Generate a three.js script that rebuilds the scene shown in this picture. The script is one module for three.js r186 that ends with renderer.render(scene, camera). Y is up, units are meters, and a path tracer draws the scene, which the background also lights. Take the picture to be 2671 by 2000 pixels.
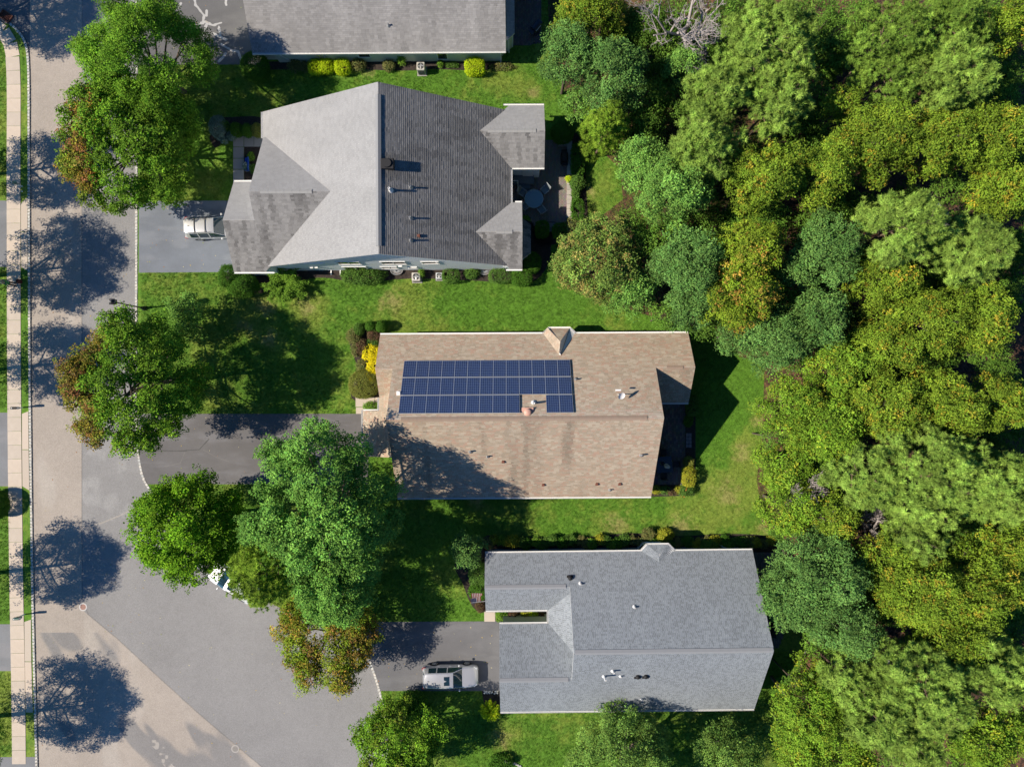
import * as THREE from 'three';
import { Sky } from 'three/addons/objects/Sky.js';
import { mergeGeometries } from 'three/addons/utils/BufferGeometryUtils.js';
import { RoundedBoxGeometry } from 'three/addons/geometries/RoundedBoxGeometry.js';
import { MarchingCubes } from 'three/addons/objects/MarchingCubes.js';

// ---------- camera, sky, sun, exposure ----------
const scene = new THREE.Scene();
const H = 58.4, K = 30.5, CX = 1335.5, CY = 1000;          // drone height in metres; plan scale of the ground
const camera = new THREE.PerspectiveCamera(58.63, 1024 / 766, 0.5, 4000);
camera.position.set(0, H, 0); camera.up.set(0, 0, -1); camera.lookAt(0, 0, 0);
const SUN = new THREE.Vector3(-1, 0.915, 0.122).normalize();
const sky = new Sky(); sky.scale.setScalar(3000); scene.add(sky);
sky.name = 'sky'; sky.userData = { label: 'clear blue late summer sky above the houses', category: 'sky', kind: 'structure' };
const su = sky.material.uniforms;
su.sunPosition.value.copy(SUN); su.turbidity.value = 2.2; su.rayleigh.value = 1.1; su.mieCoefficient.value = 0.004; su.mieDirectionalG.value = 0.8;
if (su.cloudCoverage) su.cloudCoverage.value = 0;
scene.environmentIntensity = 0.11;
const sun = new THREE.DirectionalLight(0xfff1dc, 4.6);
sun.name = 'sun'; sun.position.copy(SUN).multiplyScalar(120); sun.target.position.set(0, 0, 0);
sun.castShadow = true; sun.shadow.mapSize.set(4096, 4096);
Object.assign(sun.shadow.camera, { left: -70, right: 70, top: 60, bottom: -60, near: 10, far: 300 });
scene.add(sun, sun.target);
const renderer = new THREE.WebGLRenderer({ antialias: true });
renderer.toneMapping = THREE.LinearToneMapping; renderer.toneMappingExposure = 1.36;
renderer.shadowMap.enabled = true; renderer.shadowMap.type = THREE.PCFSoftShadowMap;

// ---------- helpers ----------
const V3 = THREE.Vector3, V = (x, y, z) => new V3(x, y, z);
function rng(seed) { let a = (seed * 2654435761 + 12345) >>> 0; return () => { a = (a + 0x6D2B79F5) >>> 0; let t = Math.imul(a ^ (a >>> 15), 1 | a); t = (t + Math.imul(t ^ (t >>> 7), 61 | t)) ^ t; return ((t ^ (t >>> 14)) >>> 0) / 4294967296; }; }
const P = (px, py, h = 0) => V((px - CX) * (1 - h / H) / K, h, (py - CY) * (1 - h / H) / K);   // plan position surveyed off the photograph, at its real height
const used = new Map();
function numbered(n) { const k = used.get(n) ?? 0; used.set(n, k + 1); return k ? n + '_' + String(k).padStart(3, '0') : n; }
function tag(o, label, category, group, kind) { o.userData.label = label; o.userData.category = category; if (group) o.userData.group = group; if (kind) o.userData.kind = kind; return o; }
function shade(o) { o.traverse((m) => { if (m.isMesh) { m.castShadow = true; m.receiveShadow = true; } }); return o; }
function thing(name, label, category, pos = V(0, 0, 0), turn = 0, group) {
  const o = new THREE.Group(); o.name = numbered(name); o.position.copy(pos); o.rotation.y = turn; scene.add(o);
  return tag(o, label, category, group);
}
function part(parent, name, geo, mat) { const m = new THREE.Mesh(geo, mat); m.name = name; m.castShadow = m.receiveShadow = true; parent.add(m); return m; }
function solo(name, geo, mat, label, category, group, kind) { const m = part(scene, numbered(name), geo, mat); return tag(m, label, category, group, kind); }
function dup(root, pos, turn, label, group) { const r = root.clone(); r.userData = { ...root.userData }; r.name = numbered(root.name.replace(/_\d{3}$/, '')); r.position.copy(pos); if (turn !== undefined) r.rotation.y = turn; r.userData.label = label; if (group) r.userData.group = group; scene.add(r); return r; }
function clean(g) { const n = g.index ? g.toNonIndexed() : g; for (const k of Object.keys(n.attributes)) if (!['position', 'normal', 'uv'].includes(k)) n.deleteAttribute(k); if (!n.attributes.normal) n.computeVertexNormals(); if (!n.attributes.uv) n.setAttribute('uv', new THREE.BufferAttribute(new Float32Array(n.attributes.position.count * 2), 2)); return n; }
const merge = (...gs) => mergeGeometries(gs.flat().map(clean), false);
const box = (w, h, d, x = 0, y = 0, z = 0, ry = 0) => { const g = new THREE.BoxGeometry(w, h, d); if (ry) g.rotateY(ry); g.translate(x, y, z); return g; };
const rbox = (w, h, d, r, x = 0, y = 0, z = 0, ry = 0) => { const g = new RoundedBoxGeometry(w, h, d, 1, r); if (ry) g.rotateY(ry); g.translate(x, y, z); return g; };
const cyl = (r0, r1, h, x = 0, y = 0, z = 0, n = 14) => new THREE.CylinderGeometry(r0, r1, h, n).translate(x, y, z);
function bar(a, b, r0, r1 = r0, n = 6) { const d = b.clone().sub(a), L = d.length(), g = new THREE.CylinderGeometry(r1, r0, L, n, 1); g.translate(0, L / 2, 0); g.applyQuaternion(new THREE.Quaternion().setFromUnitVectors(V(0, 1, 0), d.normalize())); return g.translate(a.x, a.y, a.z); }
function tris(list, col) { const p = new Float32Array(list.length * 3); list.forEach((v, i) => { p[i * 3] = v.x; p[i * 3 + 1] = v.y; p[i * 3 + 2] = v.z; }); const g = new THREE.BufferGeometry(); g.setAttribute('position', new THREE.BufferAttribute(p, 3)); g.computeVertexNormals(); if (col) g.setAttribute('color', new THREE.BufferAttribute(new Float32Array(col), 3)); return g; }
const quad = (a, b, c, d) => [a, b, c, a, c, d];
// prism of a 2-D profile [[a, b], ...] swept from t0 to t1: put(a, b, t) gives the point
function prism(profile, t0, t1, put) {
  const sh = profile.map(([a, b]) => new THREE.Vector2(a, b)), f = THREE.ShapeUtils.triangulateShape(sh, []), out = [];
  for (const t of [t0, t1]) for (const [i, j, k] of f) out.push(...[i, j, k].map((n) => put(profile[n][0], profile[n][1], t)));
  profile.forEach((p, i) => { const q = profile[(i + 1) % profile.length]; out.push(...quad(put(p[0], p[1], t0), put(q[0], q[1], t0), put(q[0], q[1], t1), put(p[0], p[1], t1))); });
  return fixWinding(tris(out));
}
function fixWinding(g) { g.computeBoundingBox(); const c = g.boundingBox.getCenter(V(0, 0, 0)), p = g.attributes.position, a = V(), b = V(), d = V(); for (let i = 0; i < p.count; i += 3) { a.fromBufferAttribute(p, i); b.fromBufferAttribute(p, i + 1); d.fromBufferAttribute(p, i + 2); const n = b.clone().sub(a).cross(d.clone().sub(a)); if (n.dot(a.clone().add(b).add(d).divideScalar(3).sub(c)) < 0) { p.setXYZ(i + 1, d.x, d.y, d.z); p.setXYZ(i + 2, b.x, b.y, b.z); } } g.computeVertexNormals(); return g; }
// noise
const hash = (x, y, s) => { let h = (Math.imul(x, 374761393) + Math.imul(y, 668265263) + Math.imul(s, 974634721)) | 0; h = Math.imul(h ^ (h >>> 13), 1274126177); return ((h ^ (h >>> 16)) >>> 0) / 4294967296; };
function vn(x, y, s) { const xi = Math.floor(x), yi = Math.floor(y); let u = x - xi, v = y - yi; u = u * u * (3 - 2 * u); v = v * v * (3 - 2 * v); const a = hash(xi, yi, s), b = hash(xi + 1, yi, s), c = hash(xi, yi + 1, s), d = hash(xi + 1, yi + 1, s); return a + (b - a) * u + (c - a) * v + (a - b - c + d) * u * v; }
const fbm = (x, y, s, o = 4) => { let t = 0, a = 0.5, n = 0; for (let i = 0; i < o; i++) { t += a * vn(x, y, s + i * 17); n += a; a *= 0.5; x *= 2.03; y *= 2.03; } return t / n; };
const sm = (a, b, x) => { const t = Math.min(1, Math.max(0, (x - a) / (b - a))); return t * t * (3 - 2 * t); };
const enc = (v) => { v = Math.min(1, Math.max(0, v)); return 255 * (v <= 0.0031308 ? 12.92 * v : 1.055 * Math.pow(v, 1 / 2.4) - 0.055); };
function tex(w, h, fn, srgb = true) {
  const d = new Uint8Array(w * h * 4); let k = 0;
  for (let y = 0; y < h; y++) for (let x = 0; x < w; x++) { const c = fn(x, y); for (let i = 0; i < 3; i++) d[k++] = srgb ? enc(c[i]) : Math.min(255, Math.max(0, c[i] * 255)); d[k++] = 255; }
  const t = new THREE.DataTexture(d, w, h); t.wrapS = t.wrapT = THREE.MirroredRepeatWrapping; t.magFilter = THREE.LinearFilter; t.minFilter = THREE.LinearMipmapLinearFilter; t.generateMipmaps = true; if (srgb) t.colorSpace = THREE.SRGBColorSpace; t.needsUpdate = true; return t;
}
const lin = (r, g, b) => new THREE.Color().setRGB(r, g, b);
const mat = (r, g, b, rough = 0.85, more = {}) => new THREE.MeshStandardMaterial({ color: lin(r, g, b), roughness: rough, ...more });
const phys = (r, g, b, rough, more = {}) => new THREE.MeshPhysicalMaterial({ color: lin(r, g, b), roughness: rough, ...more });
const mix3 = (a, b, t) => [a[0] + (b[0] - a[0]) * t, a[1] + (b[1] - a[1]) * t, a[2] + (b[2] - a[2]) * t];
function inPoly(x, y, p) { let c = false; for (let i = 0, j = p.length - 1; i < p.length; j = i++) if ((p[i][1] > y) !== (p[j][1] > y) && x < (p[j][0] - p[i][0]) * (y - p[i][1]) / (p[j][1] - p[i][1]) + p[i][0]) c = !c; return c; }
function walk(pts, step) { const out = []; let rest = 0; for (let i = 0; i + 1 < pts.length; i++) { const [ax, ay] = pts[i], [bx, by] = pts[i + 1], L = Math.hypot(bx - ax, by - ay); let s = rest; for (; s < L; s += step) out.push([ax + (bx - ax) * s / L, ay + (by - ay) * s / L, Math.atan2(by - ay, bx - ax)]); rest = s - L; } return out; }
function curve(pts, n = 8) { const c = new THREE.CatmullRomCurve3(pts.map(([x, y]) => V(x, y, 0))); return c.getPoints(pts.length * n).map((v) => [v.x, v.y]); }
// flat sheet from a plan outline in survey pixels
function flat(poly, y, size = [1, 1], org = [0, 0]) {
  const q = poly.map(([a, b]) => P(a, b, y)), sh = q.map((v) => new THREE.Vector2(v.x, v.z)), f = THREE.ShapeUtils.triangulateShape(sh, []), out = [], uv = [];
  for (const [i, j, k] of f) { let t = [q[i], q[j], q[k]]; if (t[1].clone().sub(t[0]).cross(t[2].clone().sub(t[0])).y < 0) t = [t[0], t[2], t[1]]; for (const v of t) { out.push(v); uv.push((v.x - org[0]) / size[0], (v.z - org[1]) / size[1]); } }
  const g = tris(out); g.setAttribute('uv', new THREE.BufferAttribute(new Float32Array(uv), 2)); return g;
}
function slab(poly, y0, y1) { const q = poly.map(([a, b]) => { const v = P(a, b, y1); return [v.x, v.z]; }); return prism(q, y0, y1, (a, b, t) => V(a, t, b)); }
const rect = (x0, y0, x1, y1) => [[x0, y0], [x1, y0], [x1, y1], [x0, y1]];
const sheet = (name, poly, y, m, label, cat, size, org) => solo(name, flat(poly, y, size, org), m, label, cat, null, 'structure');
// ---------- ground, road, lawns ----------
const MW = 92, MH = 72;                                     // metres covered by the two survey maps
const dry = [[690, 800, 60], [800, 800, 50], [640, 850, 40], [1020, 790, 60], [1330, 700, 30], [1540, 500, 40], [1930, 1180, 50], [1980, 1100, 40], [1900, 1290, 70], [1995, 1370, 40], [1250, 1300, 40], [700, 880, 45], [1610, 1370, 60], [1780, 1370, 60], [2020, 950, 40], [1390, 240, 30], [960, 190, 40], [1310, 1930, 50], [1480, 1810, 40]].map(([x, y, r]) => [(x - CX) / K, (y - CY) / K, r / K]);
const lush = [[930, 760, 60], [1500, 820, 90], [1200, 790, 60], [1750, 880, 70], [1290, 640, 40], [1860, 1100, 60], [900, 830, 40]].map(([x, y, r]) => [(x - CX) / K, (y - CY) / K, r / K]);
function lawnColor(x, z) {
  const n = fbm(x * 0.35, z * 0.35, 3), f = fbm(x * 1.7, z * 1.7, 9, 3), g = fbm(x * 6, z * 6, 21, 2);
  let d = 0, l = 0;
  for (const [a, b, r] of dry) { const q = Math.hypot(x - a, z - b) / r; if (q < 1.6) d = Math.max(d, 1 - q / 1.6); }
  for (const [a, b, r] of lush) { const q = Math.hypot(x - a, z - b) / r; if (q < 1.6) l = Math.max(l, 1 - q / 1.6); }
  let t = sm(0.42, 0.72, n * 0.55 + f * 0.3 + g * 0.15 + d * 0.2 - l * 0.2);
  let c = mix3([0.088, 0.208, 0.014], [0.182, 0.258, 0.034], t);
  c = mix3(c, [0.33, 0.27, 0.12], sm(0.5, 0.85, d * 0.75 + f * 0.35 + g * 0.3 - 0.26) * 0.55);
  const stripe = 0.94 + 0.12 * vn(z * 1.6 + n, x * 0.15, 5), s = (0.8 + 0.4 * g) * stripe;
  return [c[0] * s, c[1] * s, c[2] * s];
}
const mapAt = (W, Hh, fn) => tex(W, Hh, (i, j) => fn((i + 0.5) / W * MW - MW / 2, (j + 0.5) / Hh * MH - MH / 2));
const lawnMap = mapAt(1536, 1200, (x, z) => { const c = lawnColor(x, z), s = 0.72 + 0.56 * hash(Math.round(x * 17), Math.round(z * 17), 77); return [c[0] * s, c[1] * s, c[2] * s]; });
const M = {};
M.lawn = new THREE.MeshStandardMaterial({ map: lawnMap, roughness: 0.95 });
const bumpT = tex(512, 512, (i, j) => { const v = hash(i, j, 4) * 0.55 + vn(i / 3, j / 3, 8) * 0.45; return [v, v, v]; }, false);
bumpT.wrapS = bumpT.wrapT = THREE.RepeatWrapping;
const MAP = [[MW, MH], [-MW / 2, -MH / 2]];
// asphalt of the street: one survey map, old tan paving, newer grey overlay, stains, leaves of dust and cracks
function segD(x, y, pts) { let m = 1e9; for (let i = 0; i + 1 < pts.length; i++) { const [ax, ay] = pts[i], [bx, by] = pts[i + 1], dx = bx - ax, dy = by - ay, t = Math.min(1, Math.max(0, ((x - ax) * dx + (y - ay) * dy) / (dx * dx + dy * dy))); m = Math.min(m, Math.hypot(x - ax - dx * t, y - ay - dy * t)); } return m; }
const seam = [[214, -80], [212, 600], [212, 1300], [214, 1560], [228, 1602], [304, 1665], [406, 1760], [507, 1852], [596, 1928], [700, 2015], [800, 2100]];
function aggregate(x, z, c, k) { const s = 1 + k * (hash(Math.round(x * 38), Math.round(z * 38), 31) - 0.5) + 0.12 * (fbm(x * 2.2, z * 2.2, 40, 3) - 0.5) + 0.16 * (fbm(x * 0.3, z * 0.3, 44, 3) - 0.5); return c.map((v) => v * s); }
const toPx = (x, z) => [x * K + CX, z * K + CY];
const tan = [0.38, 0.338, 0.3], grey = [0.262, 0.26, 0.262], pale = [0.45, 0.42, 0.385];
const roadCol = (x, z) => {
  const [px, py] = toPx(x, z);
  let onTan = px < 212 + (py < 300 ? 2 : 0);
  if (py > 1585) { let i = 4; while (i < seam.length - 2 && py > seam[i + 1][1]) i++; const [ax, ay] = seam[i], [bx, by] = seam[i + 1]; onTan = px < ax + (bx - ax) * (py - ay) / (by - ay) + 3 * (vn(py * 0.08, 1, 2) - 0.5); }
  let c = onTan ? tan : grey;
  if (onTan && px < 77 && py < 160) c = [0.14, 0.15, 0.17];
  if (onTan) c = mix3(c, pale, 0.45 * sm(0.5, 0.75, fbm(x * 0.5, z * 0.22, 71, 3)));
  if (onTan && py > 1650) c = mix3(c, [0.21, 0.21, 0.215], 0.85 * sm(0.52, 0.62, fbm((px - py * 0.8) * 0.012, (px + py) * 0.0035, 83, 3)));
  if (!onTan && Math.hypot(px - 310, py - 1250) < 110) c = mix3(c, [0.34, 0.34, 0.34], 0.7 * sm(0.5, 0.75, fbm(x * 0.9, z * 0.7, 91, 4)));
  if (segD(px, py, seam) < 1.6) c = mix3(c, [0.1, 0.1, 0.1], 0.35);
  if (segD(px, py, [[212, 1375], [262, 1365], [310, 1345], [352, 1325], [372, 1312]]) < 1.1 + vn(px * 0.1, py * 0.1, 5)) c = mix3(c, [0.42, 0.38, 0.33], 0.6);
  if (segD(px, py, [[400, 1940], [425, 1965], [432, 1990], [450, 2010]]) < 5 + 9 * vn(px * 0.08, py * 0.08, 15)) c = mix3(c, pale, 0.7 * sm(0.4, 0.6, vn(px * 0.12, py * 0.12, 19)));
  return aggregate(x, z, c, 0.34);
};
const RX0 = -52, RX1 = -8, RZ0 = -36, RZ1 = 36;
const roadMap = tex(1280, 2048, (i, j) => roadCol(RX0 + (i + 0.5) / 1280 * (RX1 - RX0), RZ0 + (j + 0.5) / 2048 * (RZ1 - RZ0)));
M.road = new THREE.MeshStandardMaterial({ map: roadMap, roughness: 0.92 });
const driveMap = (seed, base, cracks, w, worn) => (x0, z0, sx, sz) => tex(640, 420, (i, j) => {
  const x = x0 + (i + 0.5) / 640 * sx, z = z0 + (j + 0.5) / 420 * sz, [px, py] = toPx(x, z);
  let c = base.map((v) => v * (0.86 + 0.3 * fbm(x * 0.5, z * 0.9, seed, 4)));
  c = mix3(c, worn, 0.5 * sm(0.5, 0.75, fbm(x * 0.35 + 3, z * 1.3, seed + 5, 4)));
  for (const [pts, th, col, a] of cracks) if (segD(px, py, pts) < th * (0.5 + vn(px * 0.13, py * 0.13, seed + 9))) c = mix3(c, col, a);
  return aggregate(x, z, c, 0.16);
});
const fill = [0.5, 0.5, 0.5];
function drive(name, poly, y, make, label) {
  const q = poly.map(([a, b]) => P(a, b, y)), x0 = Math.min(...q.map((v) => v.x)), x1 = Math.max(...q.map((v) => v.x)), z0 = Math.min(...q.map((v) => v.z)), z1 = Math.max(...q.map((v) => v.z));
  const m = new THREE.MeshStandardMaterial({ map: make(x0, z0, x1 - x0, z1 - z0), roughness: 0.8 });
  sheet(name, poly, y, m, label, 'driveway', [x1 - x0, z1 - z0], [x0, z0]);
}
const L0 = 0.06;                                            // lawns lie a kerb's height above the road
M.far = mat(0.07, 0.11, 0.025, 0.95);
sheet('ground', rect(-40000, -40000, 42000, 42000), -0.02, M.far, 'open grassy ground reaching away from the street', 'ground');
const eastKerb = curve([[356, -160], [356, 300], [355, 860], [355, 1120], [361, 1190], [374, 1248], [395, 1284], [450, 1365], [530, 1450], [640, 1537], [770, 1606], [885, 1652], [950, 1700], [977, 1760], [994, 1820], [1003, 1860], [1010, 1960], [1012, 2160]], 6);
const westKerb = curve([[-60, 20], [8, 52], [26, 63], [43, 78], [60, 101], [69, 127], [73, 170], [74.5, 400], [75.5, 700], [77, 1000], [80, 1250], [83.5, 1500], [90, 1800], [95, 2000], [98, 2160]], 6);
sheet('road', [[-200, -160], ...eastKerb.map(([x, y]) => [x + 2, y]), [-200, 2160]], 0, M.road, 'asphalt street, older tan strip beside a newer grey overlay', 'road', [RX1 - RX0, RZ1 - RZ0], [RX0, RZ0]);
sheet('lawn', [...eastKerb.map(([x, y]) => [x + 3, y]), [2800, 2160], [2800, -160]], L0, M.lawn, 'mown green lawns around and between the four houses', 'lawn', ...MAP);
sheet('lawn', [[-260, 60], ...westKerb.filter(([, y]) => y > 60).map(([x, y]) => [x - 3, y]), [-260, 2160]], L0, M.lawn, 'grass verge strips left of the street along the sidewalk', 'lawn', ...MAP);
// forest floor and planting beds
M.litter = new THREE.MeshStandardMaterial({ map: mapAt(1024, 800, (x, z) => { const f = fbm(x * 1.5, z * 1.5, 60, 4), g = hash(Math.round(x * 11), Math.round(z * 11), 6); return mix3([0.035, 0.024, 0.016], [0.2, 0.095, 0.055], sm(0.35, 0.8, f * 0.6 + g * 0.45)); }), roughness: 1 });
sheet('forest_floor', [[1425, -160], [1432, 100], [1470, 230], [1500, 300], [1560, 385], [1618, 440], [1625, 520], [1560, 570], [1480, 610], [1455, 690], [1500, 760], [1620, 800], [1760, 845], [1860, 850], [1930, 930], [1995, 945], [1990, 1100], [1975, 1250], [1990, 1370], [2040, 1395], [2060, 1430], [2055, 1520], [2085, 1640], [2108, 1690], [2085, 1745], [2045, 1800], [2050, 1900], [2060, 2000], [2060, 2160], [2800, 2160], [2800, -160]], L0 + 0.004, M.litter, 'brown leaf litter and soil under the wood', 'forest floor', ...MAP);
M.mulch = new THREE.MeshStandardMaterial({ map: mapAt(1024, 800, (x, z) => { const g = hash(Math.round(x * 14), Math.round(z * 14), 8), f = fbm(x * 4, z * 4, 66, 3); return mix3([0.012, 0.01, 0.009], [0.075, 0.056, 0.046], f * 0.5 + g * 0.5); }), roughness: 1 });
const beds = [
  [curve([[672, 160], [672, 176], [760, 181], [900, 180], [1060, 184], [1130, 180], [1260, 183], [1330, 168], [1335, 160]], 3), 'mulch bed below the green-sided house wall'],
  [curve([[600, 690], [585, 700], [600, 745], [680, 765], [770, 735], [840, 724], [930, 736], [1060, 727], [1160, 728], [1300, 735], [1390, 735], [1430, 690], [1440, 600]], 3).concat([[1340, 560], [1330, 690]]), 'mulch bed along the blue-grey gable wall'],
  [curve([[998, 868], [960, 850], [925, 862], [912, 890], [922, 930], [935, 970], [915, 1010], [920, 1042], [990, 1045]], 3), 'mulch bed at the brown house front with yellow shrub'],
  [curve([[1262, 1455], [1262, 1400], [1330, 1398], [1500, 1402], [1650, 1390], [1760, 1398], [1900, 1392], [2010, 1400], [2050, 1425], [2040, 1460]], 3), 'mulch bed along the grey house upper wall'],
  [curve([[1268, 1430], [1215, 1420], [1185, 1470], [1210, 1530], [1225, 1570], [1240, 1590], [1262, 1597], [1280, 1560]], 3), 'mulch bed at the corner by the flag'],
  [curve([[1478, 360], [1500, 345], [1522, 380], [1528, 480], [1528, 590], [1480, 625], [1400, 640], [1395, 560], [1490, 580]], 3), 'mulch bed behind the patio garden wall'],
  [curve([[555, 330], [560, 310], [600, 305], [690, 310], [690, 356], [600, 356], [560, 385], [545, 360]], 3), 'mulch bed with blue spruce shrubs by slab path'],
  [rect(636, 382, 700, 470), 'dark planting bed inside the slab path'],
  [[[1686, 1262], [1812, 1262], [1812, 1292], [1690, 1296]], 'narrow mulch bed below the brown house patio'],
  [[[1788, 1030], [1815, 1030], [1815, 1262], [1788, 1262]], 'narrow mulch bed beside the brown house patio'],
  [[[1292, 1594], [1430, 1594], [1430, 1622], [1292, 1622]], 'planting bed in the grey house entrance court'],
  [[[1255, 1795], [1304, 1795], [1304, 1860], [1265, 1850]], 'stony bed beside the lower driveway'],
];
for (const [poly, label] of beds) sheet('mulch_bed', poly, L0 + 0.006, M.mulch, label, 'bed', ...MAP);
// driveways
drive('driveway', [[361, 523], [640, 523], [640, 709], [361, 711]], L0 + 0.012, driveMap(11, [0.165, 0.188, 0.225], [], 1, [0.23, 0.25, 0.285]), 'blue-grey sealed driveway with a silver car by the pale roof');
drive('driveway', [[358, 1079], [960, 1079], [960, 1263], [384, 1263], [372, 1240], [362, 1190]], L0 + 0.012, driveMap(23, [0.122, 0.118, 0.122], [[[[375, 1178], [420, 1175], [470, 1176], [520, 1172], [545, 1145]], 1.2, [0.06, 0.06, 0.06], 0.8], [[[430, 1216], [470, 1208], [482, 1180]], 1.1, [0.2, 0.19, 0.185], 0.4], [[[530, 1172], [560, 1190], [600, 1205]], 0.9, [0.19, 0.18, 0.17], 0.4]], 1, [0.185, 0.185, 0.2]), 'long dark asphalt driveway to the brown solar panel house');
drive('driveway', [[948, 1622], [1330, 1620], [1330, 1802], [991, 1802], [977, 1752], [952, 1700]], L0 + 0.012, driveMap(37, [0.135, 0.137, 0.148], [], 1, [0.18, 0.183, 0.195]), 'dark driveway with a silver SUV by the grey house');
const ck = (p) => [p.map(([x, y]) => [x * 0.317, y * 0.317]), 3.2, fill, 0.85];
drive('driveway', [[360, -160], [680, -160], [680, 168], [360, 168]], L0 + 0.012, driveMap(41, [0.125, 0.125, 0.13], [ck([[1590, -100], [1610, 40], [1680, 130], [1670, 190], [1560, 215], [1480, 180]]), ck([[1680, 180], [1750, 210], [1820, 190]]), ck([[1700, 200], [1670, 290]]), ck([[1760, 280], [1860, 330]]), ck([[1820, 365], [1890, 410], [1960, 430], [1990, 500]]), ck([[1860, 440], [1800, 510]]), ck([[1450, 80], [1490, 30]]), ck([[1700, 90], [1700, 130]]), ck([[1860, 0], [1860, 40]]), ck([[1800, 220], [1810, 280]])], 3, [0.17, 0.17, 0.17]), 'cracked driveway with pale sealed cracks at the top edge');
for (const [y0, y1, l] of [[523, 696, 'upper'], [1076, 1268, 'middle'], [1628, 1750, 'lower'], [1977, 2160, 'bottom']]) drive('driveway', [[-260, y0], [l === 'bottom' ? 92 : 30, y0 - (l === 'bottom' ? 3 : 0)], [l === 'bottom' ? 96 : 30, y1], [-260, y1]], L0 + 0.012, driveMap(y0, [0.19, 0.2, 0.22], [], 1, [0.25, 0.25, 0.27]), l + ' neighbour driveway at the left edge of the photo');
// sidewalk slabs, aprons
M.slab = [[0.6, 0.52, 0.44], [0.56, 0.49, 0.42], [0.62, 0.53, 0.445]].map(([r, g, b], i) => { const t = tex(128, 128, (x, y) => { const s = 0.9 + 0.14 * fbm(x / 40, y / 40, 50 + i, 4) + 0.07 * (hash(x, y, i) - 0.5); return [r * s, g * s, b * s]; }); return new THREE.MeshStandardMaterial({ map: t, roughness: 0.9 }); });
const sidewalk = thing('sidewalk', 'pale concrete slab sidewalk left of the street', 'sidewalk', V(0, 0, 0)); sidewalk.userData.kind = 'structure';
{
  const path = curve([[-70, 30], [-15, 66], [10, 88], [26, 120], [32, 170], [33.5, 500], [35, 1000], [40, 1480], [46, 1830], [49, 2160]], 8), q = walk(path, 36.2), gs = [box(1.165, 0.12, 1.17), box(1.163, 0.118, 1.175), box(1.16, 0.121, 1.172)], r = rng(5);
  q.forEach(([x, y, a], i) => { if (y > 1990) return; const m = part(sidewalk, 'slab', gs[i % 3], M.slab[Math.floor(r() * 3)]); m.position.copy(P(x, y, L0 + 0.03)); m.position.y = L0 - 0.035 + r() * 0.006; m.rotation.y = -a; });
  const apron = [[[53, 531], [70, 513], [70, 604], [53, 604]], [[53, 605.5], [70, 605.5], [70, 706], [54, 697]], [[56, 1079], [72, 1073], [73, 1172], [56, 1172]], [[56, 1173.5], [73, 1173.5], [75, 1279], [57, 1268]], [[62, 1622], [79, 1616], [80, 1725], [63, 1725]], [[63, 1726.5], [80, 1726.5], [84, 1858], [66, 1858]]];
  apron.forEach((p, i) => part(sidewalk, 'apron_slab', slab(p, L0 - 0.08, L0 + 0.027), M.slab[i % 3]));
}
// kerbs of squared granite blocks
M.stone = [[0.66, 0.66, 0.63], [0.56, 0.57, 0.56], [0.72, 0.69, 0.64], [0.6, 0.58, 0.54]].map(([r, g, b], i) => new THREE.MeshStandardMaterial({ map: tex(48, 48, (x, y) => { const s = 0.7 + 0.5 * fbm(x / 9, y / 9, 90 + i, 3); return [r * s, g * s, b * s]; }), roughness: 0.9 }));
const kg = [0, 1, 2, 3].map((i) => { const g = rbox(0.255 - i * 0.012, 0.24, 0.2 + i * 0.008, 0.022), p = g.attributes.position, r = rng(i + 9); for (let k = 0; k < p.count; k++) p.setY(k, p.getY(k) + (p.getY(k) > 0 ? 0.012 * Math.sin(k * 1.7 + i) : 0)); g.computeVertexNormals(); return g; });
M.mortar = new THREE.MeshStandardMaterial({ color: lin(0.3, 0.29, 0.27), roughness: 1, side: THREE.DoubleSide });
function kerb(pts, label, skip) {
  const t = thing('kerb', label, 'kerb', V(0, 0, 0)); t.userData.kind = 'structure'; const r = rng(pts.length);
  const bed = []; for (let i = 0; i + 1 < pts.length; i++) { const A = P(...pts[i], 0.04), B = P(...pts[i + 1], 0.04), d = B.clone().sub(A), w = V(-d.z, 0, d.x).normalize().multiplyScalar(0.105); bed.push(...quad(A.clone().add(w), B.clone().add(w), B.clone().sub(w), A.clone().sub(w))); } const bg = tris(bed); const bm = part(t, 'mortar_bed', bg, M.mortar);
  for (const [x, y, a] of walk(pts, 8.3)) { if (y < -20 || y > 2010 || skip?.(x, y)) { r(); continue; } const m = part(t, 'kerb_stone', kg[Math.floor(r() * 4)], M.stone[Math.floor(r() * 4)]); m.position.copy(P(x, y, 0)); m.position.y = -0.05 + r() * 0.014; m.rotation.y = -a + (r() - 0.5) * 0.08; }
}
kerb(eastKerb, 'pale granite block kerb right of the street, bending into the court', (x, y) => x > 400 && x < 940 && y < 1690);
kerb(westKerb, 'grey granite block kerb between street and left verge', (x, y) => y < 62);
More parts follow.
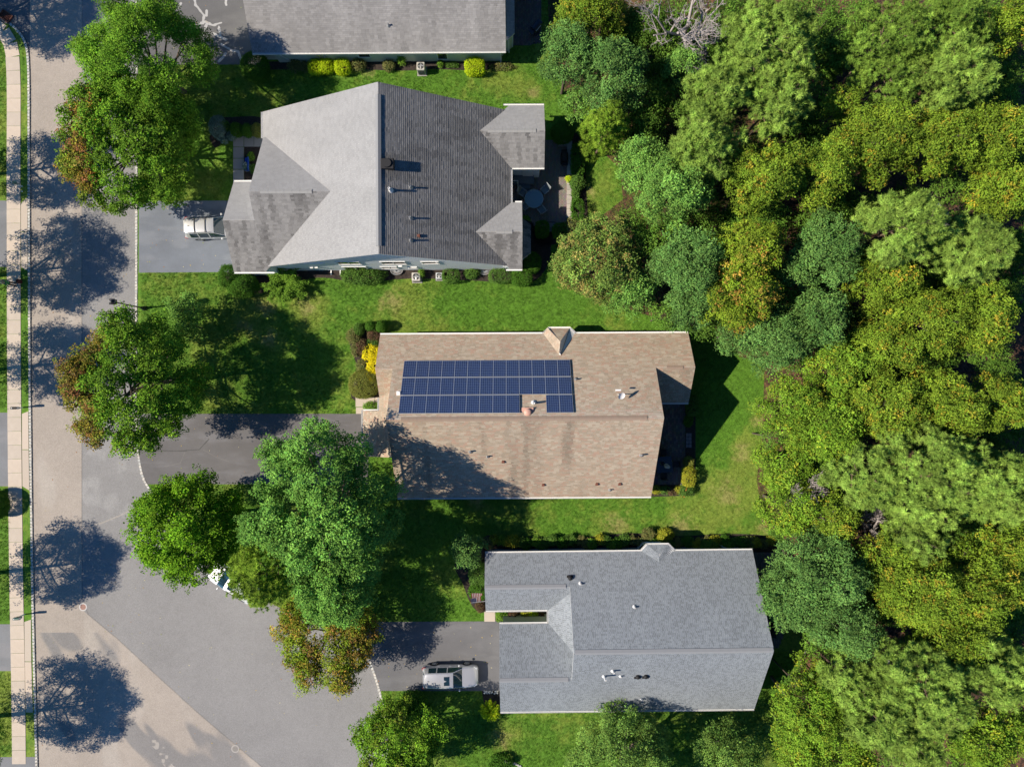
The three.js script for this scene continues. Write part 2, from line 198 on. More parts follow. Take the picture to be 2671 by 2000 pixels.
// slab paths at the houses
function slabPath(label, polys, tone) { const t = thing('slab_path', label, 'path', V(0, 0, 0)); t.userData.kind = 'structure'; polys.forEach((p, i) => part(t, 'slab', slab(p, 0.03, L0 + 0.035 + (i % 2) * 0.004), tone[i % tone.length])); }
M.greyslab = [mat(0.36, 0.345, 0.33, 0.9), mat(0.33, 0.32, 0.31, 0.9)];
slabPath('grey slab path bending round the dark bed by the pale roof', [rect(607.5, 355, 634.5, 382), rect(636, 355, 661, 382), rect(662, 355, 692, 382), rect(607.5, 383.5, 635, 412), rect(607.5, 413.5, 635, 440.5), rect(607.5, 442, 635, 474)], M.greyslab);
slabPath('cream slab path beside the round green shrub, brown house', [rect(927, 1036, 977, 1061), rect(978, 1036, 1000, 1061), rect(928, 1062.5, 1000, 1079)], [M.slab[0], M.slab[2]]);
slabPath('cream slab path into the grey house entrance court', [rect(1263, 1594, 1291.5, 1621), rect(1316, 1608, 1430, 1636)], [M.slab[0], mat(0.36, 0.29, 0.22, 0.9)]);
// patios of small pavers
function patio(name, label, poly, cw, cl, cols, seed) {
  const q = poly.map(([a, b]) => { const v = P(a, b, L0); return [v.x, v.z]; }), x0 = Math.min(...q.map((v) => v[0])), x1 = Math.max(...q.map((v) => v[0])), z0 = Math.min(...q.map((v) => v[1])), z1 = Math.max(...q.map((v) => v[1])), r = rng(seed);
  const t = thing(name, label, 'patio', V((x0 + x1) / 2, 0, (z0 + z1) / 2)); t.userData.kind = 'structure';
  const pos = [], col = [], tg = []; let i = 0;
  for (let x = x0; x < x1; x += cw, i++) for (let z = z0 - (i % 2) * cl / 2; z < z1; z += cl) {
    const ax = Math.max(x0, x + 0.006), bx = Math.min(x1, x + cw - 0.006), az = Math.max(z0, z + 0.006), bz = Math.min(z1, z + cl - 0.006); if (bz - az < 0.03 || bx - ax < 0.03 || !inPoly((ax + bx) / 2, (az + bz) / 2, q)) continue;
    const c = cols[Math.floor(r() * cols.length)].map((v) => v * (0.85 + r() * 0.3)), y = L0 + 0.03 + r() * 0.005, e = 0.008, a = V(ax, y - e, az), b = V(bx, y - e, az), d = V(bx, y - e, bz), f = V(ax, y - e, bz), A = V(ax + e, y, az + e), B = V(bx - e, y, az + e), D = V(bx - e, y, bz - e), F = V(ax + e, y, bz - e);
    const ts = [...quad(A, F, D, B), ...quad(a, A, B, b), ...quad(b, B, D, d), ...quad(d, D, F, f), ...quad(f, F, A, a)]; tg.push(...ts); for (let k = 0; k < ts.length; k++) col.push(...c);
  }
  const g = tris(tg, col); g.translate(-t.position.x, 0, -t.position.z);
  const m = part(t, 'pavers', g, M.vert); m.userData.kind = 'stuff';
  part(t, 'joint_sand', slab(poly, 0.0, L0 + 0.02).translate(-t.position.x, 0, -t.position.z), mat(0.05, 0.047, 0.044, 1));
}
M.vert = new THREE.MeshStandardMaterial({ color: 0xffffff, vertexColors: true, roughness: 0.9 });
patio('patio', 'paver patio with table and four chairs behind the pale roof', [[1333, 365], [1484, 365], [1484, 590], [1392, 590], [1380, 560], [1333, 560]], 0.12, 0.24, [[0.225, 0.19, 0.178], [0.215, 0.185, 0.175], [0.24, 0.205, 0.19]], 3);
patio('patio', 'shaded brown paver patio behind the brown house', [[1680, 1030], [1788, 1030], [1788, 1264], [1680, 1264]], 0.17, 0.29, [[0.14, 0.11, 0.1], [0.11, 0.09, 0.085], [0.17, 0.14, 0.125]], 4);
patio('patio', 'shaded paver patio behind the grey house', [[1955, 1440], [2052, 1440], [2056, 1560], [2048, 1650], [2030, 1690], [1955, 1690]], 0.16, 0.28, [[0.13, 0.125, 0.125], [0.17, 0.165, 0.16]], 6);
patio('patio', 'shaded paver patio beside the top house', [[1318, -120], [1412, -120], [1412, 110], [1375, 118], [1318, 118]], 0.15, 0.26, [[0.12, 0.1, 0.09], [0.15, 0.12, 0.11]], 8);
// ---------- houses ----------
M.white = mat(0.78, 0.78, 0.77, 0.5); M.darkmetal = mat(0.02, 0.02, 0.022, 0.5); M.rust = mat(0.16, 0.055, 0.035, 0.8); M.galv = mat(0.5, 0.52, 0.54, 0.4, { metalness: 0.6 });
M.pane = phys(0.03, 0.045, 0.05, 0.05, { clearcoat: 1 }); M.black = mat(0.012, 0.012, 0.014, 0.7); M.pvc = mat(0.85, 0.85, 0.85, 0.4);
const shingle = new THREE.MeshStandardMaterial({ color: 0xffffff, vertexColors: true, roughness: 0.93 });
function clipBy(poly, ax, lim, keepLess) { const out = []; for (let i = 0; i < poly.length; i++) { const a = poly[i], b = poly[(i + 1) % poly.length], da = keepLess ? lim - a[ax] : a[ax] - lim, db = keepLess ? lim - b[ax] : b[ax] - lim; if (da >= 0) out.push(a); if ((da > 0 && db < 0) || (da < 0 && db > 0)) { const t = da / (da - db); out.push([a[0] + (b[0] - a[0]) * t, a[1] + (b[1] - a[1]) * t]); } } return out; }
// one roof plane laid with overlapping courses of shingles; pieces: convex outlines [[x, h, z], ...] on one plane
function shingles(pieces, style, seed) {
  const q = pieces[0].map((p) => V(...p)), n = V(); for (let i = 0; i < q.length; i++) { const a = q[i], b = q[(i + 1) % q.length]; n.add(V((a.y - b.y) * (a.z + b.z), (a.z - b.z) * (a.x + b.x), (a.x - b.x) * (a.y + b.y))); }
  n.normalize(); if (n.y < 0) n.negate();
  const dn = V(n.x * n.y, n.y * n.y - 1, n.z * n.y).normalize(), ua = V().crossVectors(dn, n).normalize(), w0 = q[0].dot(n), e = style.exposure ?? 0.15, th = style.butt ?? 0.014, out = [], col = [], r = rng(seed);
  const at = (u, v, w) => V().addScaledVector(ua, u).addScaledVector(dn, v).addScaledVector(n, w0 + w);
  for (const piece of pieces) {
    const uv = piece.map((p) => { const t = V(...p); return [t.dot(ua), t.dot(dn)]; }), v0 = Math.min(...uv.map((p) => p[1])), v1 = Math.max(...uv.map((p) => p[1]));
    for (let c = Math.floor(v0 / e); c * e < v1; c++) {
      const top = c * e, low = top + e, band = clipBy(clipBy(uv, 1, top, false), 1, low, true); if (band.length < 3) continue;
      const u0 = Math.min(...band.map((p) => p[0])), u1 = Math.max(...band.map((p) => p[0])), rr = rng(c * 91 + 7 + seed * 13); let u = Math.floor(u0 / 2) * 2 - 2 - rr() * 0.6, prev = 0;
      while (u < u1) {
        const w = style.width(rr), pick = style.color(rr, u + w / 2, top, c), lift = th * (0.75 + 0.5 * rr());
        const cell = clipBy(clipBy(band, 0, u + 0.003, false), 0, u + w - 0.003, true);
        if (cell.length >= 3) {
          const pts = cell.map(([a, b]) => at(a, b, 0.004 + lift * (b - top) / e));
          for (let i = 1; i + 1 < pts.length; i++) { const t = [pts[0], pts[i], pts[i + 1]]; if (t[1].clone().sub(t[0]).cross(t[2].clone().sub(t[0])).dot(n) < 0) t.reverse(); out.push(...t); for (let k = 0; k < 3; k++) col.push(...pick); }
          for (let i = 0; i < cell.length; i++) { const a = cell[i], b = cell[(i + 1) % cell.length]; if (Math.abs(a[1] - low) < 1e-6 && Math.abs(b[1] - low) < 1e-6) { out.push(...quad(at(a[0], low, 0.004 + lift), at(a[0], low, 0), at(b[0], low, 0), at(b[0], low, 0.004 + lift))); for (let k = 0; k < 6; k++) col.push(...pick.map((x) => x * 0.8)); } }
        }
        u += w;
      }
    }
  }
  return tris(out, col);
}
function deck(piece, th = 0.14) { const a = piece.map((p) => V(...p)), b = a.map((p) => p.clone().setY(p.y - th)), o = []; for (let i = 1; i + 1 < a.length; i++) { o.push(a[0], a[i], a[i + 1], b[0], b[i], b[i + 1]); } a.forEach((p, i) => { const j = (i + 1) % a.length; o.push(...quad(p, a[j], b[j], b[i])); }); return fixWinding(tris(o)); }
class House {
  constructor(name, label, pivot, turn, style) { this.t = thing(name, label, 'house', pivot, turn); this.p = pivot; this.turn = turn; this.style = style; this.decks = []; this.seed = pivot.x * 7 | 0; this.slopes = []; }
  part(name, g, m, parent = this.t) { return part(parent, name, clean(g).translate(-this.p.x, -this.p.y, -this.p.z), m); }
  slope(pieces, style = this.style) { this.slopes.push([pieces, style]); this.decks.push(...pieces.map((p) => deck(p))); return pieces; }
  roof() { this.r = this.part('roof', merge(this.decks), M.white); for (const [p, s] of this.slopes) { const g = shingles(p, s, ++this.seed + 100); g.translate(-this.p.x, -this.p.y, -this.p.z); const m = part(this.r, 'roof_slope', g, shingle); } }
  // where the sight line through a surveyed pixel meets a roof plane or wall, in the house's own axes
  at(px, py, pts) {
    const back = (v) => v.sub(this.p).applyAxisAngle(V(0, 1, 0), -this.turn).add(this.p), o = back(V(0, H, 0)), e = back(P(px, py, 0)), d = e.sub(o), [a, b, c] = pts.map((p) => V(...p)), n = b.clone().sub(a).cross(c.clone().sub(a)), t = n.dot(a.clone().sub(o)) / n.dot(d);
    return o.addScaledVector(d, t);
  }
  gutter(a, b) { const A = V(...a), B = V(...b); const d = B.clone().sub(A), L = d.length(), ry = Math.atan2(-d.z, d.x), s = new THREE.Shape([[-0.06, 0.06], [-0.06, -0.05], [-0.03, -0.07], [0.06, -0.07], [0.06, 0.06], [0.045, 0.06], [0.045, -0.05], [-0.045, -0.05], [-0.045, 0.06]].map(([x, y]) => new THREE.Vector2(x, y))), g = new THREE.ExtrudeGeometry(s, { depth: L, bevelEnabled: false }); g.translate(0, 0, -L / 2); g.rotateY(ry + Math.PI / 2); g.translate((A.x + B.x) / 2, (A.y + B.y) / 2 - 0.03, (A.z + B.z) / 2); this.part('gutter', g, M.white, this.r); }
  // raised cap of shingles along a ridge
  ridgeVent(a, b, m, w = 0.17, pitch = 0.6, h = 0.05) { const A = V(...a), B = V(...b), d = B.clone().sub(A), L = d.length(), n = Math.round(L / 0.3), gs = [], ry = Math.atan2(-d.z, d.x); for (let i = 0; i < n; i++) { const lift = (i % 2) * 0.006, pr = [[-w, h - w * pitch + lift], [0, h + 0.02 + lift], [w, h - w * pitch + lift], [w, -w * pitch - 0.01], [0, -0.02], [-w, -w * pitch - 0.01]], g = prism(pr, -L / 2 + i * L / n, -L / 2 + (i + 1) * L / n, (z, y, x) => V(x, y, z)); g.rotateY(ry); g.translate((A.x + B.x) / 2, (A.y + B.y) / 2, (A.z + B.z) / 2); gs.push(g); } this.part('ridge_vent', merge(gs), m, this.r); }
  pipe(p, h, r, m = M.pvc) { const v = this.part('vent_pipe', merge(new THREE.LatheGeometry([[r * 0.75, h], [r, h], [r, 0.12], [r * 2.4, 0.02], [r * 2.6, -0.12]].map(([a, b]) => new THREE.Vector2(a, b)), 12).translate(p.x, p.y, p.z), cyl(r * 0.8, r * 0.8, 0.02, p.x, p.y + h - 0.06, p.z, 10)), m, this.r); return v; }
  hood(p, w, h, m, l = w) { this.part('roof_vent', merge(rbox(l, h * 0.55, w, 0.02, p.x, p.y + h * 0.72, p.z), box(l * 0.72, h * 1.2, w * 0.72, p.x, p.y + h * 0.1, p.z), box(l * 1.25, 0.02, w * 1.25, p.x, p.y + 0.03, p.z)), m, this.r); }
  dome(p, r, m) { this.part('roof_vent', merge(new THREE.LatheGeometry([[0, 0.3], [r * 0.5, 0.28], [r * 0.85, 0.23], [r, 0.17], [r, 0.13], [r * 0.7, 0.11], [r * 0.7, -0.2]].map(([a, b]) => new THREE.Vector2(a, b)), 16).translate(p.x, p.y, p.z), box(r * 3, 0.02, r * 2.4, p.x, p.y, p.z)), m, this.r); }
  // window on a wall that faces +z (face = 1) or -z (face = -1)
  window(x0, x1, y0, y1, z, face, lights = 2) {
    const w = x1 - x0, h = y1 - y0, cx = (x0 + x1) / 2, cy = (y0 + y1) / 2, f = 0.07, bars = [box(w + 0.1, 0.07, 0.06, cx, y1 + 0.035, z + face * 0.03), box(w + 0.1, 0.06, 0.06, cx, y0 - 0.03, z + face * 0.03), box(f, h, 0.04, x0 + f / 2, cy, z + face * 0.02), box(f, h, 0.04, x1 - f / 2, cy, z + face * 0.02)];
    for (let i = 1; i < lights; i++) bars.push(box(f, h, 0.035, x0 + w * i / lights, cy, z + face * 0.0175));
    const fr = this.part('window', merge(bars), M.white);
    for (let i = 0; i < lights; i++) this.part('pane', box(w / lights - 0.09, h - 0.02, 0.02, x0 + w * (i + 0.5) / lights, cy, z + face * 0.012), M.pane, fr);
  }
}
const wd = (a, b) => (r) => a + r() * (b - a);
const grain = (u, v, s, a, b) => fbm(u * a, v * b, s, 3) - 0.5;
const st1 = { width: wd(0.28, 0.34), exposure: 0.145, color: (r, u, v) => { const s = 0.29 * (0.86 + 0.24 * r()) * (1 + 0.5 * grain(u, v, 5, 0.9, 0.12) + 0.25 * grain(u, v, 6, 3, 0.7)); return [s * 1.0, s * 0.985, s * 0.99]; } };
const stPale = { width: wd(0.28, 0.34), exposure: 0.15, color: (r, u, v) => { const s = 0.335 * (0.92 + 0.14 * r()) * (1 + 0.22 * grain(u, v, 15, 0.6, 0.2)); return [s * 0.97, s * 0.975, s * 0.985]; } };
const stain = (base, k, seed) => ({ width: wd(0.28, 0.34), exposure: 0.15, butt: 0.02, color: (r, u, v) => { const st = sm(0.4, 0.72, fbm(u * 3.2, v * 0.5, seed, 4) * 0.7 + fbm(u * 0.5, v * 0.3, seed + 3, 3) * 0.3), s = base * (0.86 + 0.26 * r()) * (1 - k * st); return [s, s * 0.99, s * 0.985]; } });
const blend3 = [[0.36, 0.255, 0.19], [0.34, 0.265, 0.205], [0.385, 0.3, 0.235], [0.37, 0.23, 0.175], [0.3, 0.235, 0.18], [0.42, 0.34, 0.27]];
const st3 = { width: wd(0.16, 0.42), exposure: 0.145, color: (r, u, v) => { const c = blend3[Math.floor(r() * 6)].map((x, i) => x * 0.75 * [0.95, 1.01, 0.99][i] + [0.345, 0.275, 0.21][i] * 0.25), s = 1.14 + 0.14 * r() + 0.18 * grain(u, v, 25, 0.5, 0.2); return c.map((x) => x * s); } };
const st3s = { ...st3, color: (r, u, v) => { const c = blend3[Math.floor(r() * 6)].map((x, i) => x * 0.75 * [0.95, 1.01, 0.99][i] + [0.345, 0.275, 0.21][i] * 0.25), s = (1.08 + 0.14 * r()) * (1 - 0.3 * sm(0.5, 0.78, fbm(u * 0.9, v * 0.1, 29, 3))); return c.map((x) => x * s); } };
const st4 = { width: (r) => 0.13 + r() * 0.07, exposure: 0.145, butt: 0.016, color: (r, u, v) => { const d = r() < 0.42, s = (d ? 0.24 : 0.295) * (0.92 + 0.16 * r()) * (1 + 0.2 * grain(u, v, 35, 0.4, 0.15)); return [s * 0.87, s * 0.97, s * 1.08]; } };
const capM = (c) => mat(...c, 0.92);
const body = (x0, x1, prof) => prism(prof, x0, x1, (z, h, x) => V(x, h, z));          // gable profile in z swept along x
const bodyZ = (z0, z1, prof) => prism(prof, z0, z1, (x, h, z) => V(x, h, z));
const siding = (r, g, b) => new THREE.MeshStandardMaterial({ color: lin(r, g, b), roughness: 0.7 });

// --- brown house with the solar array
{
  const ho = new House('brown_house', 'brown shingled house with solar panels in the centre', V(1.5, 0, 2.6), 0.0058, st3), e = 2.6, m = 0.7335, zN = -4.06, zR = 2.62, zS = 9.3, zr = -1.206, hr = 4.69, hR = 7.5, zs = 1.65, W = -9.4, E = 11.35, w2 = -10.75, e2 = 14.45;
  const N = ho.slope([[[w2, e, zN], [e2, e, zN], [e2, hr, zr], [w2, hr, zr]], [[W, hr, zr], [E, hr, zr], [E, hR, zR], [W, hR, zR]]]);
  const S = ho.slope([[[W, hR, zR], [E, hR, zR], [E, e, zS], [W, e, zS]]], st3s);
  ho.slope([[[E, hr, zr], [e2, hr, zr], [e2, e, zs], [E, e, zs]]], st3s);
  const wp = (x) => 2.4 + 0.41 * (x + 12.25), sp = (z) => hr - m * (z - zr);
  ho.slope([[[w2, hr, zr], [W, hr, zr], [W, sp(0.32), 0.32], [w2, sp(1.11), 1.11]]]);
  ho.slope([[[-12.25, wp(-12.25), 2.16], [W, wp(W), 2.16], [W, wp(W), 5.9], [-12.25, wp(-12.25), 5.9]], [[-10.8, wp(-10.8), 1.11], [W, wp(W), 0.32], [W, wp(W), 2.158], [-10.8, wp(-10.8), 2.158]]]);
  // hipped bay on the far eave
  const A = [3.05, e, -4.5], B = [4.75, e, -4.5], C = [2.6, e, -4.06], D = [5.2, e, -4.06], h1 = 3.95, z1 = -2.22, R0 = [3.9, h1 - 0.02, -3.35], R1 = [3.9, h1 + 0.04, z1];
  ho.slope([[A, B, R0]]); ho.slope([[C, A, R0, R1]]); ho.slope([[B, D, R1, R0]], st3s);
  ho.roof();
  const wallM = siding(0.5, 0.42, 0.33);
  ho.part('wall', merge(body(-9.1, 11.05, [[-3.75, 0], [-3.75, 2.55], [zR, hR - 0.25], [9, 2.55], [9, 0]]), body(-10.45, -9.102, [[-3.75, 0], [-3.75, 2.55], [zr, hr - 0.22], [1.4, 2.6], [1.4, 0]]), body(11.052, 14.15, [[-3.75, 0], [-3.75, 2.55], [zr, hr - 0.22], [1.4, 2.55], [1.4, 0]]), prism([[-12, 0], [-12, 2.25], [-9.102, 3.35], [-9.102, 0]], 2.3, 5.75, (x, h, z) => V(x, h, z))), wallM);
  ho.part('bay', prism([[3.1, -4.35], [4.7, -4.35], [5.05, -3.752], [2.75, -3.752]], 0, 2.5, (x, z, h) => V(x, h, z)), wallM);
  ho.gutter([w2, e, zN - 0.06], [2.58, e, zN - 0.06]); ho.gutter([5.22, e, zN - 0.06], [e2, e, zN - 0.06]); ho.gutter([2.55, e, zN - 0.04], [3.03, e, -4.54]); ho.gutter([3.0, e, -4.56], [4.8, e, -4.56]); ho.gutter([4.78, e, -4.54], [5.25, e, zN - 0.04]);
  ho.gutter([W, e, zS + 0.06], [E, e, zS + 0.06]); ho.gutter([E, e, zs + 0.06], [e2, e, zs + 0.06]); ho.gutter([-10.86, wp(-10.8), 1.1], [-10.86, wp(-10.8), 2.16]); ho.gutter([-12.25, wp(-12.25), 2.1], [-10.8, wp(-12.25) + 0.1, 2.1]); ho.gutter([-12.31, wp(-12.25), 2.1], [-12.31, wp(-12.25), 5.9]);
  const cap = capM([0.35, 0.26, 0.2]);
  ho.ridgeVent([-8.3, hR, zR], [10.1, hR, zR], cap, 0.17, m, 0.045); ho.ridgeVent([12.2, hr, zr], [13.5, hr, zr], cap, 0.15, m, 0.04);
  const n = (x, y) => ho.at(x, y, N[0]), s = (x, y) => ho.at(x, y, S[0]);
  ho.hood(n(1040, 1026), 0.28, 0.26, M.pvc); ho.pipe(n(1392, 1051), 0.75, 0.085); ho.dome(n(1376, 1075), 0.29, mat(0.62, 0.36, 0.28, 0.5)); ho.pipe(n(1502, 989), 0.35, 0.06, M.galv);
  ho.pipe(s(1227, 1177), 0.4, 0.07, M.galv); ho.pipe(s(1272, 1190), 0.35, 0.06, M.galv); ho.pipe(s(1673, 1186), 0.5, 0.07, M.galv); ho.pipe(s(1591, 1277), 0.32, 0.06, M.galv);
  for (const [x, y] of [[1312.5, 1204], [1417, 1264], [1557, 1262], [1616.6, 1262]]) ho.hood(s(x, y), 0.2, 0.16, M.rust);
  { const p = n(1612, 1028), q = p.clone().add(V(0.1, 0.95, 0.1)); const d = ho.part('dish_mast', merge(bar(p, q, 0.03), rbox(0.42, 0.06, 0.12, 0.02, p.x - 0.1, p.y + 0.85, p.z - 0.32)), M.pvc, ho.r); }
  // satellite dish bowl
  { const p = n(1612, 1028).add(V(0.12, 1.0, 0.12)), g = new THREE.LatheGeometry([[0, -0.08], [0.12, -0.07], [0.22, -0.035], [0.29, 0.02]].map(([a, b]) => new THREE.Vector2(a, b)), 20); g.rotateX(0.5); g.rotateZ(-0.4); ho.part('dish', g.translate(p.x, p.y, p.z), new THREE.MeshStandardMaterial({ color: lin(0.8, 0.8, 0.8), roughness: 0.5, side: THREE.DoubleSide }), ho.r); }
  // solar array: 13 + 13 + 11 panels
  const arr = thing('solar_array', 'dark blue solar panel array in three rows on the brown roof', 'solar panels', ho.p.clone(), ho.turn);
  const th = Math.atan(m), up = V(0, Math.sin(th), Math.cos(th)), nrm = V(0, Math.cos(th), -Math.sin(th)), pw = 1.0, pl = 1.64, gx = 1.0085, gy = 1.69;
  const start = ho.at(1054.9, 943.2, N[0]);
  const cells = tex(240, 400, (i, j) => { const u = i / 40 % 1, v = j / 40 % 1, k = hash(Math.floor(i / 40), Math.floor(j / 40), 12), line = u < 0.028 || v < 0.028 || u > 0.972 || v > 0.972, bus = Math.abs(u - 0.33) < 0.018 || Math.abs(u - 0.67) < 0.018; const b = [0.004, 0.018, 0.085].map((x) => x * (0.8 + 0.5 * k)); return line ? [0.26, 0.32, 0.44] : bus ? [0.05, 0.07, 0.14] : b; });
  const cellM = new THREE.MeshPhysicalMaterial({ map: cells, roughness: 0.45, clearcoat: 0.25, clearcoatRoughness: 0.05 });
  const frame = merge(box(pw, 0.04, 0.024, 0, 0, -pl / 2 + 0.012), box(pw, 0.04, 0.024, 0, 0, pl / 2 - 0.012), box(0.012, 0.036, pl - 0.048, -pw / 2 + 0.006, 0, 0), box(0.012, 0.036, pl - 0.048, pw / 2 - 0.006, 0, 0)), glass = new THREE.BoxGeometry(pw - 0.024, 0.012, pl - 0.048).translate(0, 0.008, 0);
  const basis = new THREE.Matrix4().makeBasis(V(1, 0, 0), nrm, up), quat = new THREE.Quaternion().setFromRotationMatrix(basis), alu = mat(0.5, 0.52, 0.55, 0.4, { metalness: 0.3 });
  for (let row = 0; row < 3; row++) for (let i = 0; i < 13; i++) { if (row === 2 && (i === 9 || i === 10)) continue; const c = start.clone().add(V((i + 0.5) * gx, 0, 0)).addScaledVector(up, (row + 0.5) * gy).addScaledVector(nrm, 0.14).sub(ho.p); const f = part(arr, 'solar_panel', frame, alu); f.position.copy(c); f.quaternion.copy(quat); part(f, 'cells', glass, cellM); }
  for (let row = 0; row < 3; row++) for (const o of [0.4, 1.25]) { const a = start.clone().addScaledVector(up, row * gy + o).addScaledVector(nrm, 0.075).sub(ho.p); const g = row < 2 ? [box(13.1, 0.05, 0.04, 6.55, 0, 0)] : [box(9.1, 0.05, 0.04, 4.55, 0, 0), box(2.05, 0.05, 0.04, 12.1, 0, 0)]; const mm = part(arr, 'rail', merge(g), alu); mm.position.copy(a); mm.quaternion.copy(quat); }
}
// --- grey-blue house, lower right
{
  const ho = new House('grey_house', 'blue-grey shingled house at lower right with entrance court', V(8.8, 0, 20.2), 0.0115, st4), e = 3.1, m = 0.679, zN = 13.61, zS = 26.48, zR = 20.045, hR = 7.47, zn = 15.94, hn = 4.68, zc = 18.27, zg = 22.92, hg = 5.52, zgN = 19.36, Wn = -2.11, Wg = -1.01, W = 4.6, E = 19.57, xc = 2.96;
  const N = ho.slope([[[Wn, e, zN], [E, e, zN], [E, hn, zn], [Wn, hn, zn]], [[W, hn, zn], [E, hn, zn], [E, hR, zR], [W, hR, zR]]]);
  const S = ho.slope([[[W, hR, zR], [E, hR, zR], [E, hg, zg], [W, hg, zg]], [[Wg, hg, zg], [E, hg, zg], [E, e, zS], [Wg, e, zS]]]);
  const f = (x) => e + m * (x - xc), xe = 4.95, v1 = zc - (xe - xc), v2 = zgN + (xe - xc);
  ho.slope([[[Wn, hn, zn], [xe, hn, zn], [xe, f(xe), v1], [xc, e, zc], [Wn, e, zc]]]);
  ho.slope([[[xc, e, zc], [xe, f(xe), v1], [xe, f(xe), v2], [xc, e, zgN]]]);
  ho.slope([[[Wg, e, zgN], [xc, e, zgN], [xe, f(xe), v2], [xe, hg, zg], [Wg, hg, zg]]]);
  const A = [11.05, e, 13.08], B = [12.73, e, 13.08], C = [10.55, e, zN], D = [13.23, e, zN], R0 = [11.89, 3.52, 13.78], R1 = [11.89, 3.63, 14.33];
  ho.slope([[A, B, R0]]); ho.slope([[C, A, R0, R1]]); ho.slope([[B, D, R1, R0]]);
  ho.roof();
  const wallM = siding(0.46, 0.47, 0.45);
  ho.part('wall', merge(body(5.0, 19.27, [[14.04, 0], [14.04, 3.1], [zR, hR - 0.22], [26.2, 3.0], [26.2, 0]]), body(-1.85, 4.998, [[14.04, 0], [14.04, 3.1], [zn, hn - 0.2], [18.0, 3.0], [18.0, 0]]), body(-0.75, 4.998, [[19.6, 0], [19.6, 3.0], [zg, hg - 0.2], [26.2, 3.0], [26.2, 0]]), box(1.7, 2.9, 1.6, 4.14, 1.45, 18.8)), wallM);
  const bay = ho.part('bay', prism([[11.15, 13.42], [12.65, 13.42], [13.15, 14.042], [10.65, 14.042]], 0.3, 2.95, (x, z, h) => V(x, h, z)), wallM);
  ho.window(11.25, 12.55, 1.0, 2.5, 13.418, -1, 1);
  { const c = V(10.89, 1.75, 13.72), g = box(0.06, 1.3, 0.6, 0, 0, 0); g.rotateY(-0.68); const fr = ho.part('window', merge(box(0.05, 0.08, 0.7, -0.02, 0.66, 0), box(0.05, 0.07, 0.7, -0.02, -0.66, 0), box(0.05, 1.3, 0.06, -0.02, 0, 0.32), box(0.05, 1.3, 0.06, -0.02, 0, -0.32)).rotateY(-0.68).translate(c.x, c.y, c.z), M.white); ho.part('pane', g.translate(c.x, c.y, c.z), M.pane, fr); }
  ho.window(6.2, 7.3, 1.1, 2.0, 14.038, -1, 1); ho.window(4.9, 6.0, 1.1, 2.0, 14.038, -1, 1);
  ho.gutter([Wn, e, zN - 0.06], [10.52, e, zN - 0.06]); ho.gutter([13.26, e, zN - 0.06], [E, e, zN - 0.06]); ho.gutter([10.5, e, zN - 0.04], [11.03, e, 13.03]); ho.gutter([11.0, e, 13.02], [12.78, e, 13.02]); ho.gutter([12.76, e, 13.03], [13.28, e, zN - 0.04]);
  ho.gutter([Wg, e, zS + 0.06], [E, e, zS + 0.06]); ho.gutter([Wn, e, zc + 0.06], [xc - 0.06, e, zc + 0.06]); ho.gutter([xc - 0.06, e, zc + 0.02], [xc - 0.06, e, zgN - 0.02]); ho.gutter([Wg, e, zgN - 0.06], [xc - 0.06, e, zgN - 0.06]);
  const cap = capM([0.3, 0.31, 0.33]);
  ho.ridgeVent([W + 0.1, hR, zR], [E - 0.05, hR, zR], cap, 0.19, m, 0.06); ho.ridgeVent([Wn + 0.05, hn, zn], [4.3, hn, zn], cap, 0.18, m, 0.06); ho.ridgeVent([Wg + 0.05, hg, zg], [4.35, hg, zg], cap, 0.18, m, 0.06);
  const n = (x, y) => ho.at(x, y, N[0]), s = (x, y) => ho.at(x, y, S[0]);
  ho.dome(n(1487, 1507), 0.17, M.black); ho.pipe(n(1514, 1522), 0.3, 0.06); ho.pipe(n(1655, 1583), 0.3, 0.06);
  ho.pipe(s(1576, 1763), 0.85, 0.075); ho.pipe(s(1599, 1749), 0.55, 0.075); ho.pipe(s(1619, 1763), 0.3, 0.06); ho.dome(s(1663, 1764), 0.17, M.black); ho.dome(s(1684, 1763), 0.17, M.black); ho.pipe(s(1674, 1823), 0.32, 0.06);
  ho.part('wall_meter', box(0.4, 0.5, 0.12, 1.6, 1.4, 13.96), M.galv); ho.part('downspout', merge(bar(V(17.2, 0.1, 13.5), V(18, 0.5, 13.95), 0.05), bar(V(18, 0.5, 13.98), V(18.6, 3.0, 13.98), 0.045)), M.white);
}
